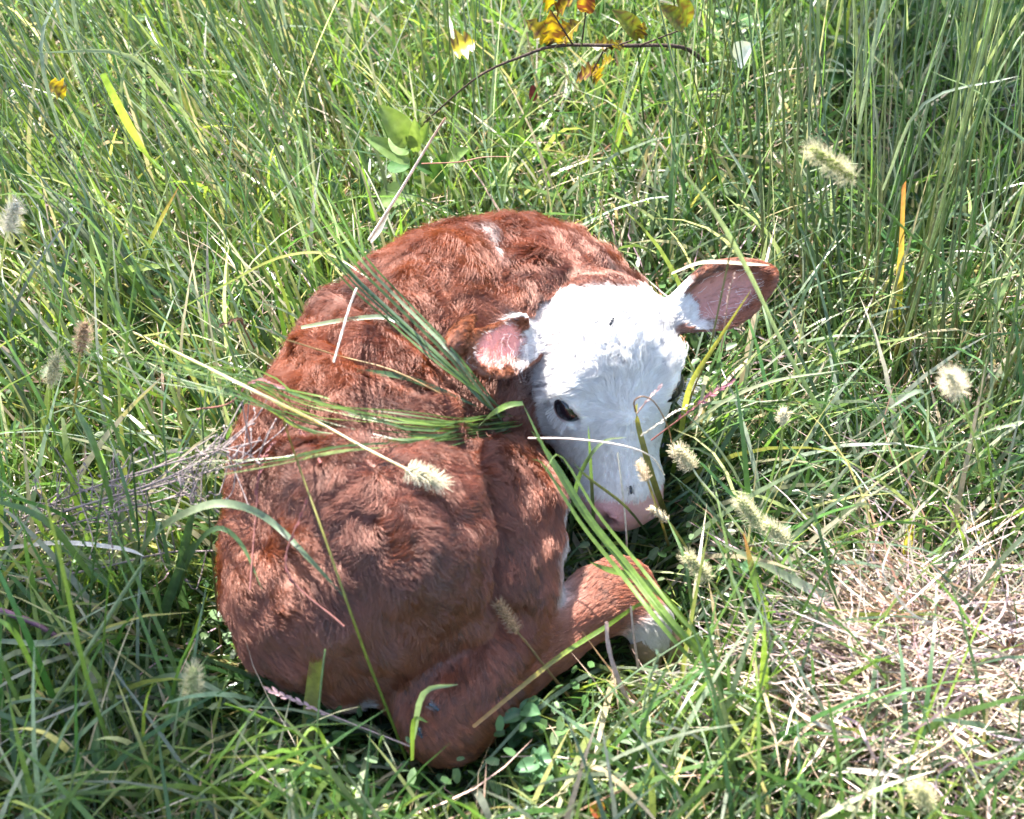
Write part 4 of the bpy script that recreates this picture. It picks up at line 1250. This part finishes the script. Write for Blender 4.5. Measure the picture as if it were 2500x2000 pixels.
# sapling branch with spotted autumn leaves at the top
AUT = np.array([(.52, .40, .02), (.46, .34, .02), (.10, .05, .02), (.14, .06, .025), (.30, .20, .02), (.55, .44, .03)]); AUTG = np.array([(.20, .24, .03), (.28, .27, .03), (.16, .10, .03), (.22, .26, .04)]); RUST = np.array([(.12, .03, .02), (.20, .06, .03), (.46, .34, .03), (.09, .03, .02)])
m_bark = solid_mat('branch_bark', (.055, .035, .028), .8, .3, .4, 300, .5)
sb0 = P(1720, 150, .20)
sp = thing('sapling_branch', 'dark bare branch with spotted yellow and brown leaves at the top', 'branch', sb0)
sp_main = piece('branch', tube_data([sb0, P(1658, 114, .25), P(1510, 112, .27), P(1363, 112, .28), P(1280, 136, .27), P(1165, 189, .23), P(1035, 300, .14)], .0026, .0010, [(.1, .07, .05)] * 2, n=26, bumps=.08), m_bark, sb0, sp)
for (b0, zb, b1, zt, w, cset, lb) in [((1345, 105), .28, (1278, 40), .31, .034, AUT, 4), ((1352, 105), .28, (1345, 20), .33, .036, AUT, 4), ((1365, 100), .28, (1420, 45), .31, .034, AUT, 4), ((1360, 108), .28, (1400, 85), .27, .026, AUT, 3),
                                      ((1500, 112), .27, (1435, 112), .27, .024, AUT, 3), ((1505, 120), .27, (1518, 95), .28, .02, AUT, 3), ((1560, 92), .30, (1492, 14), .34, .036, AUTG, 0), ((1562, 92), .3, (1572, 50), .32, .02, AUT, 3), ((1670, 70), .32, (1608, 6), .35, .036, AUTG, 0), ((1680, 60), .33, (1650, -30), .38, .03, AUTG, 0),
                                      ((1460, 170), .22, (1392, 200), .19, .030, RUST, 4), ((1445, 165), .22, (1465, 210), .19, .030, AUT, 3), ((1470, 160), .22, (1500, 140), .24, .022, AUT, 3), ((1340, 20), .36, (1330, -30), .39, .03, AUT, 3), ((1360, 30), .36, (1410, -20), .39, .03, RUST, 3), ((1430, 30), .34, (1440, -40), .38, .03, RUST, 0)]:
    piece('leaf', leaf_data(P(*b0, zb), P(*b0, zb) * .12 + P(*b1, zt) * .88, w * .62, cset * .58, lobes=lb, curl=.18, n=14), M_LEAF, sb0, sp)
    j = spline([P(1363, 112, .28), P(1510, 112, .27)], 2)
for a, b in (((1505, 112, .27), (1562, 92, .3)), ((1560, 112, .265), (1670, 70, .32)), ((1480, 112, .27), (1450, 168, .22)), ((1400, 112, .28), (1345, 25, .36)), ((1420, 112, .28), (1430, 30, .34))):
    piece('twig', tube_data([P(*a), P(*b)], .0011, .0007, [(.1, .07, .05)] * 2, n=4), m_bark, sb0, sp)

M_DEAD = leaf_mat('dead_leaf', .25, .55, .35, .3, 150, (1.1, .9, .7))
b0, b1 = P(1125, 128, .24), P(1150, 95, .26)
tag(piece('fallen_foliage', leaf_data(P(1108, 125, .24), P(1162, 98, .25), .030, AUT, lobes=3, curl=.2), M_LEAF, b0), 'small yellow and brown leaf hanging left of the branch', 'leaf')
tag(piece('fallen_foliage', leaf_data(P(1300, 208, .16), P(1302, 255, .13), .010, np.array([(.05, .012, .015), (.07, .016, .018)]), curl=.3), M_DEAD, P(1300, 208, .16)), 'small curled dark red dead leaf below the branch', 'leaf')
tag(piece('bleached_foliage', leaf_data(P(1800, 150, .20), P(1836, 108, .23), .030, np.array([(.86, .86, .88), (.8, .8, .84)]), curl=.1), M_LEAF, P(1800, 150, .2)), 'bleached white leaf glaring in the sun at the upper right', 'leaf')
tag(piece('fallen_foliage', leaf_data(P(120, 205, .3), P(165, 235, .28), .018, AUT, lobes=3, curl=.2), M_LEAF, P(120, 205, .3)), 'small orange-yellow leaf caught in the grass at the upper left', 'leaf')
tag(piece('fallen_foliage', leaf_data(P(1440, 1968, .06), P(1478, 1985, .05), .014, np.array([(.45, .36, .03), (.5, .4, .05), (.4, .1, .05)]), curl=.2), M_LEAF, P(1440, 1968, .06)), 'tiny yellow and red leaf at the bottom edge', 'leaf')

# dark weeds in the shade at the top right and small plants at the front
def weed(label, base_px, zt, nleaf, size, cset, spread, name='leafy_weed'):
    b = P(*base_px, 0)
    w = thing(name, label, 'plant', b)
    top = b + np.array([rng.normal(0, .015), rng.normal(0, .015), zt])
    piece('stem', tube_data([b, (b + top) / 2 + rng.normal(0, .004, 3), top], .0013, .0006, [G_MID, G_MID], n=6, sides=5), M_LEAF, b, w)
    for k in range(nleaf):
        t = .25 + .75 * (k + .5) / nleaf
        c = b + (top - b) * t; a = k * 2.4 + rng.normal(0, .3)
        d = np.array([math.cos(a), math.sin(a), rng.uniform(.0, .6)])
        piece('leaf', leaf_data(c, c + norm(d) * spread * rng.uniform(.7, 1.15), size * rng.uniform(.8, 1.2), cset * rng.uniform(.85, 1.15), up=(0, -.2, 1), n=6), M_LEAF, b, w)


SEED = np.array([(.06, .13, .06), (.07, .15, .07)])
weed('small dark seedling with oval leaves at the calf\'s lower left edge', (640, 1700), .085, 16, .0085, SEED, .017, 'seedling')
weed('leafy seedling with rounded leaves in front of the hock', (1255, 1810), .06, 14, .014, SEED * 1.25, .022, 'seedling')
weed('small pale-leaved seedling at the bottom right of the hock', (1330, 1930), .06, 14, .012, SEED * 1.4, .020, 'seedling')
weed('low round-leaved weed at the bottom below the twig', (1500, 1960), .06, 14, .012, SEED * 1.3, .020)
weed('low dark weed with tiny leaves right of the muzzle', (1800, 1500), .09, 22, .009, SEED, .018)
weed('low weed in the shade under the three foxtails', (1840, 1430), .09, 22, .009, SEED * 1.1, .018)
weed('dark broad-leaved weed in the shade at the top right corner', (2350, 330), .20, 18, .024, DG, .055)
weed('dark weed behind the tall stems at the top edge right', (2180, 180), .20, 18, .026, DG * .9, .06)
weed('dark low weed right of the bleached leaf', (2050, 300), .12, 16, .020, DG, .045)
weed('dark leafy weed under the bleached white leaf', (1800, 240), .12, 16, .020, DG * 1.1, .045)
weed('small leafy weed at the lower left beneath the foxtail', (500, 1740), .06, 16, .016, DG, .035)
weed('narrow-leaved dark weed in the bottom left corner', (300, 1930), .07, 16, .012, DG * 1.2, .035)


# ---- dried grey weed at the left
wb = P(-60, 1360, .0)
wd = thing('dry_weed', 'grey dried branching weed leaning against the calf\'s rump from the left', 'dry weed', wb)
M_WEED = solid_mat('dry_weed_bark', (.24, .195, .19), .85, .2, .3, 400, .3)
wlines = [[(-60, 1360, .0), (30, 1280, .08), (200, 1200, .15), (420, 1130, .21), (640, 1075, .26)], [(-60, 1360, .0), (60, 1310, .07), (250, 1230, .14), (480, 1160, .20), (630, 1120, .23)],
          [(-60, 1360, .0), (0, 1330, .06), (130, 1290, .11), (330, 1240, .15), (460, 1200, .17)], [(-40, 1400, .02), (40, 1420, .07), (230, 1390, .10), (400, 1350, .12), (520, 1345, .12)],
          [(-20, 1300, .05), (200, 1235, .15), (400, 1170, .2), (560, 1085, .25)]]
for k, l in enumerate(wlines):
    ctrl = [Q(*q) for q in l]
    br = piece('branch', tube_data(ctrl, .0013, .0006, [(.5, .4, .4)] * 2, n=16, sides=5, bumps=.1), M_WEED, wb, wd)
    sp_ = spline(ctrl, 30)
    V, F, C = [], [], []; off_ = 0
    for j in range(46 if k != 3 else 10):
        s0 = sp_[int(rng.integers(3, 31))]
        d = norm(np.array([rng.uniform(-.2, 1), rng.normal(0, .6), rng.normal(.25, .6)]))
        e1 = s0 + d * rng.uniform(.012, .045); e2 = e1 + norm(d + rng.normal(0, .7, 3)) * rng.uniform(.006, .018)
        if sdf_at(e2[None])[0] < .004: continue
        v, f, c = tube_data([s0, e1, e2], .0006, .0004, [(.5, .4, .4)] * 2, n=4, sides=4)
        V.append(v); F.append(f + off_); off_ += len(v)
        # little seed capsule at the tip
        v, f, c = tube_data([e2, e2 + norm(e2 - e1) * .0025], .0012, .0009, [(.4, .3, .3)] * 2, n=1, sides=5)
        V.append(v); F.append(f + off_); off_ += len(v)
    tag(link('twigs', mesh_np('twigs', np.concatenate(V) - wb, np.concatenate(F), M_WEED), br), kind='stuff')


# ---- seed stalks with dark spikelets
def seed_stalk(label, pts_, nspk, col, scol, spk_len=.007, r=.0007, side=.5, start=.35):
    ctrl = [Q(*q) for q in pts_]
    base = ctrl[0]
    t = thing('seed_stalk', label, 'seed stalk', base)
    piece('stem', tube_data(ctrl, r * 1.3, r * .6, [col, col], n=18, sides=5), M_DRY, base, t)
    sp_ = spline(ctrl, 60); tg = tangents(sp_)
    for k in range(nspk):
        i = int(60 * (start + (1 - start) * (k + .5) / nspk)); i = min(i, 59)
        d = norm(tg[i] + side * norm(rng.normal(0, 1, 3)))
        a = sp_[i]; b = a + d * spk_len * rng.uniform(.8, 1.2)
        piece('spikelet', leaf_data(a, b, spk_len * .38, np.array([scol]) * rng.uniform(.8, 1.25), n=3, curl=.05), M_DRY, base, t)


RED = (.30, .13, .11); DRK = (.20, .07, .07)
seed_stalk('reddish seed stalk dangling over the middle of the rump', [(840, 1530, .2, .02), (700, 1390, .24, .02), (752, 1215, .25, .03)][::1], 8, RED, DRK)
seed_stalk('dark red seed stalk over the left edge of the rump', [(610, 1440, .2, .02), (625, 1250, .22, .025), (640, 1120, .26, .03), (700, 1060, .28, .03)], 14, RED, DRK)
seed_stalk('purple seed stalk hanging by the spine at the left', [(480, 1000, .2), (560, 985, .25), (620, 930, .28), (690, 945, .3)], 10, RED, (.25, .12, .14))
seed_stalk('short dark seed stalk lying across the loin', [(690, 1010, .27, .03), (740, 1060, .28, .02), (785, 1130, .28, .02)], 12, RED, DRK)
seed_stalk('pinkish branched seed stalk at the calf\'s lower edge', [(1000, 1822, .06), (812, 1748, .08), (720, 1710, .09), (648, 1682, .10)], 16, (.50, .36, .34), (.55, .36, .38))
seed_stalk('dark brown seed head in the grass left of the shoulder', [(620, 850, .18), (600, 810, .22), (585, 780, .24), (540, 795, .25)], 12, (.2, .12, .07), (.10, .05, .03))
seed_stalk('green segmented seed spike at the bottom, right of the hock', [(1500, 1960, .0), (1554, 1824, .07), (1578, 1690, .12), (1608, 1596, .16)], 30, (.25, .32, .16), (.36, .44, .26), .0065, .001, .55, .3)
seed_stalk('pale green grass spike standing low at the right', [(1955, 1900, .0), (1958, 1790, .06), (1964, 1690, .11)], 22, (.3, .36, .2), (.42, .48, .32), .005, .0008, .4, .1)
seed_stalk('pale green seed spike at the right edge', [(2200, 1300, .05), (2290, 1130, .18), (2400, 1060, .25), (2490, 1030, .28)], 26, (.3, .36, .2), (.42, .48, .32), .006, .0009, .5, .3)
seed_stalk('dark reddish seed spray beside the right eye', [(1590, 1075, .15), (1690, 1000, .2), (1740, 960, .22), (1790, 930, .23)], 14, RED, (.28, .10, .14), .0065, .0006, .6, .2)
seed_stalk('pale spotted seed spike over the right cheek', [(1565, 1065, .2), (1600, 1040, .21), (1640, 1012, .21), (1690, 985, .2)], 16, (.5, .46, .36), (.62, .56, .46), .005, .0006, .4, .0)
seed_stalk('pale pink seed spike lying over the white brow', [(1555, 1010, .22), (1575, 985, .235), (1598, 960, .24), (1612, 945, .245)], 14, (.5, .36, .32), (.55, .38, .38), .0045, .0005, .4, .1)
seed_stalk('thin seed spike in front of the right ear', [(1760, 860, .2), (1772, 770, .27), (1784, 700, .31), (1792, 670, .33)], 14, (.4, .26, .22), (.5, .36, .34), .005, .0005, .4, .2)

# broken twig at the lower right
tw0 = P(1692, 1790, .03)
tw = thing('twig', 'crooked pale twig with a rough bark end below the hind hoof', 'twig', tw0)
piece('stick', tube_data([P(1565, 1735, .04), P(1545, 1718, .045), P(1529, 1703, .05), P(1499, 1630, .08), P(1484, 1570, .10), P(1481, 1520, .12)], .0030, .0017, [(.5, .36, .34), (.55, .42, .4)], n=18, bumps=.08), M_DRY, tw0, tw)
piece('bark_end', tube_data([P(1695, 1788, .03), P(1650, 1772, .032), P(1610, 1762, .034), P(1560, 1732, .04)], .0065, .0036, [(.36, .20, .17), (.45, .3, .26), (.34, .2, .17)], n=16, sides=8, bumps=.16), solid_mat('twig_bark', (.36, .21, .18), .9, .2, .45, 220, .9), tw0, tw)
stem([P(1540, 1480, .13), P(1547, 1550, .1), P(1560, 1640, .06), P(1570, 1700, .03)][::-1], .0014, .0010, [(.45, .32, .28), (.5, .38, .34)], 'thin pinkish stick standing before the hoof', name='straw', cat='dry stem', mat=M_DRY)
stem([P(0, 1490, .12), P(90, 1525, .11), P(170, 1575, .1)], .0028, .0018, [(.16, .08, .14), (.14, .07, .1)], 'dark purplish stem in the shade at the left edge', name='straw', cat='dry stem', mat=M_DRY)


# ---- curled dry blades in the lower right tangle
for k in range(60):
    cx, cy = rng.uniform(2020, 2500), rng.uniform(1480, 1930)
    a0 = rng.uniform(-.6, .7) + (math.pi if rng.random() < .5 else 0); pts_ = []
    x, y, z = cx, cy, rng.uniform(.03, .14); turn = rng.normal(0, .38)
    for j in range(6):
        pts_.append(P(x, y, max(z, .01)))
        stp = rng.uniform(35, 75); x += math.cos(a0) * stp; y += math.sin(a0) * stp; z += rng.normal(0, .012)
        a0 += turn + rng.normal(0, .25)
    c = np.array([STRAW, (.6, .55, .48), PINKDRY, (.52, .42, .36), (.38, .27, .18)][k % 5]) * .85
    blade(pts_, rng.uniform(.0011, .0034), [c * .9, c, c], 'curly pale dry grass blade in the tangle at the lower right', name='straw', cat='dry blade', group='curly dry blades at the lower right', mat=M_DRY, n=18, roll=rng.uniform(-1, 1), twist=rng.normal(0, 1.5))


# ---- tall clumps: stems and leaves one by one
def clump(label, base_px, nst, nlf, lean, spread, h, cols, wid=(.0015, .0030), radius=.05):
    b = P(*base_px, 0)
    c_ = thing('grass_clump', label, 'grass clump', b)
    for k in range(nst + nlf):
        a = rng.uniform(0, TAU)
        rt = b + np.array([math.cos(a), math.sin(a), 0]) * radius * math.sqrt(rng.random())
        hh = h * rng.uniform(.65, 1.1)
        ln_ = np.array([lean[0] + rng.normal(0, spread), lean[1] + rng.normal(0, spread), 1.0]); ln_ /= np.linalg.norm(ln_)
        bow = np.array([lean[0], lean[1], 0]) * .25 + rng.normal(0, .05, 3) * np.array([1, 1, 0])
        c = np.array(cols[int(rng.integers(len(cols)))]) * rng.uniform(.85, 1.2)
        pts_ = [rt + ln_ * hh * t + bow * hh * t * t for t in (0, .3, .6, .85, 1)]
        P_ = np.array(pts_)
        if sdf_at(spline(P_, 12)).min() < .012: continue
        if k < nst:
            piece('stem', tube_data(pts_, rng.uniform(*wid) * .5, wid[0] * .3, [(.30, .24, .10) if rng.random() < .35 else c * .8, c, c * 1.15], n=10, sides=5), M_GRASS, b, c_)
        else:
            d = np.array([math.cos(a), math.sin(a), 0]) * rng.uniform(.06, .16) * (hh / .5)
            s0 = P_[1] * .4 + P_[2] * .6 if rng.random() < .6 else rt
            tip = s0 + ln_ * hh * rng.uniform(.2, .45) + d
            piece('leaf', ribbon_data([s0, s0 * .5 + tip * .5 + np.array([0, 0, .03]) - d * .2, tip], rng.uniform(.0026, .0058), [c * .9, c, c * 1.3], n=8, roll=rng.normal(0, .8)), M_GRASS, b, c_)


TALL = [G_BLUE, G_MID, G_PALE, (.16, .23, .10), (.22, .27, .12), (.24, .30, .22)]
clump('tall upright grass clump just behind the right ear', (1960, 830), 12, 5, (-.02, .1), .10, .62, TALL, (.0020, .0040))
clump('tall stems rising beside the large green foxtail', (2090, 880), 13, 5, (-.05, .08), .10, .68, TALL, (.0020, .0040))
clump('tall grass clump around the rust-tipped upright blade', (2230, 1010), 14, 6, (.02, .05), .12, .62, TALL, (.0020, .0040))
clump('tall upright grass clump behind the end-on foxtail', (2370, 1040), 14, 6, (.03, .06), .13, .66, TALL, (.0020, .0040))
clump('tall grass clump standing at the right edge', (2480, 1180), 14, 6, (.05, .05), .13, .60, TALL, (.0020, .0040))
clump('tall grass clump above the lavender dry blade', (2290, 1280), 10, 5, (.06, .0), .16, .45, TALL)
clump('far tall grass clump in front of the dark top right weeds', (2250, 620), 12, 6, (.02, .1), .12, .62, TALL, (.0020, .0040))
clump('far tall grass clump nearest the top right corner', (2460, 700), 14, 6, (-.03, .1), .13, .66, TALL, (.0020, .0040))
clump('slim tall grass clump between the ear and the bleached leaf', (1830, 640), 9, 3, (-.12, .1), .08, .6, TALL)
clump('far slim grass stems above the calf\'s neck', (1660, 560), 8, 3, (.0, .1), .09, .6, TALL)
clump('upright thin grass stems right of the lime plant', (1150, 500), 9, 3, (-.05, .1), .08, .5, TALL, (.0018, .003))
clump('thin grass stems left of the lime plant', (860, 540), 10, 4, (-.22, .15), .10, .52, TALL, (.002, .0034))
clump('leaning grass clump left of the calf\'s shoulder', (760, 700), 14, 6, (-.45, .2), .12, .58, TALL)
clump('leaning grass clump around the golden-tipped blade', (460, 760), 14, 7, (-.42, .25), .14, .56, TALL)
clump('leaning grass clump at the left edge above the foxtails', (180, 700), 13, 7, (-.4, .25), .15, .55, TALL)
clump('far leaning grass clump at the top left', (480, 360), 14, 6, (-.4, .2), .14, .58, TALL)
clump('far leaning grass clump near the small orange leaf', (240, 420), 13, 6, (-.42, .2), .15, .58, TALL)
clump('far grass clump left of the branch', (800, 320), 12, 5, (-.25, .2), .12, .55, TALL)
clump('low arching grass clump left of the rump', (420, 1640), 5, 12, (-.1, .1), .25, .30, [G_DEEP, G_MID, G_DEEP], (.0018, .003))
clump('arching grass clump at the bottom left', (180, 1860), 4, 12, (.0, .0), .3, .26, [G_MID, G_LIME, G_DEEP], (.0018, .003))
clump('low arching grass clump below the hock', (900, 1960), 2, 10, (.0, .0), .3, .18, [G_MID, G_LIME, G_BLUE], (.0018, .003))
clump('arching grass clump at the bottom right of the twig', (1780, 1900), 3, 12, (.1, .0), .3, .26, [G_MID, G_LIME, G_BLUE], (.0018, .003))


# ---- flies
m_fly = solid_mat('fly_body', (.018, .020, .026), .25, .7, .4, 500)
m_flyb = solid_mat('blue_fly_body', (.015, .035, .060), .2, .8, .4, 500)
m_wing, _nt, _o = new_mat('fly_wing')
_g = _nt.nodes.new('ShaderNodeBsdfPrincipled'); _g.inputs['Base Color'].default_value = (.06, .06, .07, 1); _g.inputs['Roughness'].default_value = .25; _g.inputs['Alpha'].default_value = .55
_nt.links.new(_g.outputs[0], _o.inputs['Surface'])


def fly(label, px, py, ang, size, mat):
    h = hit(px, py)
    if h is None: return
    n_ = sdf_normal(h[None])[0]
    h = h + n_ * .009
    ref = RIGHT * math.cos(ang) - UP * math.sin(ang)
    fr = frame(ref - n_ * (ref @ n_), n_)
    t = thing('fly', label, 'fly', h)
    V, F = uv_sphere(h - fr[0] * size * .25 + fr[2] * size * .2, np.array([.38, .2, .19]) * size, fr, 12, 8)
    bd = link('abdomen', mesh_np('abdomen', V - h, F, mat), t)
    V, F = uv_sphere(h + fr[0] * size * .2 + fr[2] * size * .24, np.array([.24, .21, .2]) * size, fr, 12, 8)
    link('thorax', mesh_np('thorax', V - h, F, mat), t)
    V, F = uv_sphere(h + fr[0] * size * .5 + fr[2] * size * .2, np.array([.13, .18, .14]) * size, fr, 10, 8)
    link('head', mesh_np('head', V - h, F, mat), t)
    for s in (-1, 1):
        w0 = h + fr[0] * size * .22 + fr[1] * s * size * .1 + fr[2] * size * .42
        V, F, C = leaf_data(w0, w0 - fr[0] * size * .95 + fr[1] * s * size * .32 - fr[2] * size * .1, size * .36, np.array([(.5, .5, .5)]), up=fr[2], n=5, curl=.02)
        link('wing', mesh_np('wing', V - h, F, m_wing), t)
        for k in (-1, 0, 1):
            l0 = h + fr[0] * size * (.2 + .1 * k) + fr[1] * s * size * .15 + fr[2] * size * .15
            V, F, C = tube_data([l0, l0 + fr[1] * s * size * .25 + fr[0] * k * size * .12 + fr[2] * size * .05, l0 + fr[1] * s * size * .42 + fr[0] * k * size * .25 - fr[2] * size * .35], size * .025, size * .015, [(0, 0, 0)], n=4, sides=4)
            link('leg', mesh_np('leg', V - h, F, mat), t)


fly('black fly sitting in the middle of the white forehead', 1487, 792, -1.1, .0068, m_fly)
fly('black fly on the bridge of the nose above the pink', 1536, 1190, -1.7, .0066, m_fly)
fly('small black fly on the right side of the nose', 1594, 1082, -1.2, .0042, m_fly)
fly('blue-black fly on the upper side of the hock', 1064, 1724, .6, .0085, m_flyb)
fly('blue-black fly low on the left of the hock', 1040, 1778, 1.3, .0075, m_flyb)


# ---- unseen tree added behind the calf so its crown dapples the foreground with shade
tr0 = np.array([-6.2, 6.0, 0.0])
tree = thing('added_shade_tree', 'unseen leafy tree added behind the calf to shade the foreground', 'tree', tr0)
m_trunk = solid_mat('tree_bark', (.10, .075, .055), .9, .2, .4, 30, .8)
fork = tr0 + np.array([.5, -.6, 3.2])
limb_end = P(900, 1650, 0) + SUN_DIR * 4.9
piece('trunk', tube_data([tr0 - np.array([0, 0, .1]), tr0 + np.array([.1, -.1, 1.6]), fork, fork + np.array([-.2, .1, 1.8])], .17, .07, [(.1, .08, .06)] * 2, n=14, sides=12, bumps=.04), m_trunk, tr0, tree)
limb2 = P(2300, 200, 0) + SUN_DIR * 4.6
for e_ in (limb_end, limb2):
    piece('limb', tube_data([fork - np.array([0, 0, .3]), (fork + e_) / 2 + np.array([0, 0, .25]), e_], .06, .012, [(.1, .08, .06)] * 2, n=14, sides=8, bumps=.05), m_trunk, tr0, tree)
lp_, n_try = [], 5200
tx, ty = rng.uniform(-350, 1950, n_try), rng.uniform(1200, 2350, n_try)
dens = sstep(ty + 60 * np.sin(tx / 170.0) + 40 * np.sin(tx / 67.0 + 1), 1600, 1700)
dens *= np.where(tx > 600, sstep(ty, 2080, 2180), 1)
dens = np.maximum(dens, sstep(-tx, -470, -380) * sstep(ty, 1420, 1480))
dens *= 1 - .8 * sstep(tx, 1500, 1750)
dens *= np.clip(.62 + .75 * np.sin(tx / 95.0 + 1.3 * np.sin(ty / 80.0)) * np.sin(ty / 75.0 + .8), .05, 1)
dens *= 1 - .6 * sstep(ty, 1950, 2050)
kp = rng.random(n_try) < dens
lp_ = [P(a, b, .06) + SUN_DIR * rng.uniform(4.3, 5.3) for a, b in zip(tx[kp], ty[kp])]  # leaves set up-sun of the ground patches they are meant to shade
n2_ = 700
lp_ += [P(a, b, .1) + SUN_DIR * rng.uniform(4.2, 5.0) for a, b in zip(rng.normal(2330, 150, n2_), rng.normal(180, 120, n2_))]  # more leaves added to shade the far right corner
lp_ += list(fork + np.array([0, 0, 1.6]) + rng.normal(0, 1, (1400, 3)) * np.array([1.0, 1.0, .8]))
lp_ = np.array(lp_); nl_ = len(lp_)
nr_ = norm(np.stack([rng.normal(0, .6, nl_), rng.normal(0, .6, nl_), np.ones(nl_)], 1)); az_ = rng.uniform(0, TAU, nl_)
t_ = norm(np.cross(nr_, np.stack([np.cos(az_), np.sin(az_), 0 * az_], 1))); b_ = np.cross(nr_, t_)
sz_ = rng.uniform(.025, .045, nl_)[:, None]
Vt = np.stack([lp_ - t_ * sz_, lp_ + b_ * sz_ * .5 + nr_ * sz_ * .1, lp_ + t_ * sz_ * 1.1 - nr_ * sz_ * .2, lp_ - b_ * sz_ * .5 + nr_ * sz_ * .1], 1).reshape(-1, 3)
cr = piece('crown', (Vt, np.arange(nl_ * 4).reshape(-1, 4), np.repeat(mixcol(nl_, GREENS[:3]), 4, 0)), M_LEAF, tr0, tree)
cr['kind'] = 'stuff'
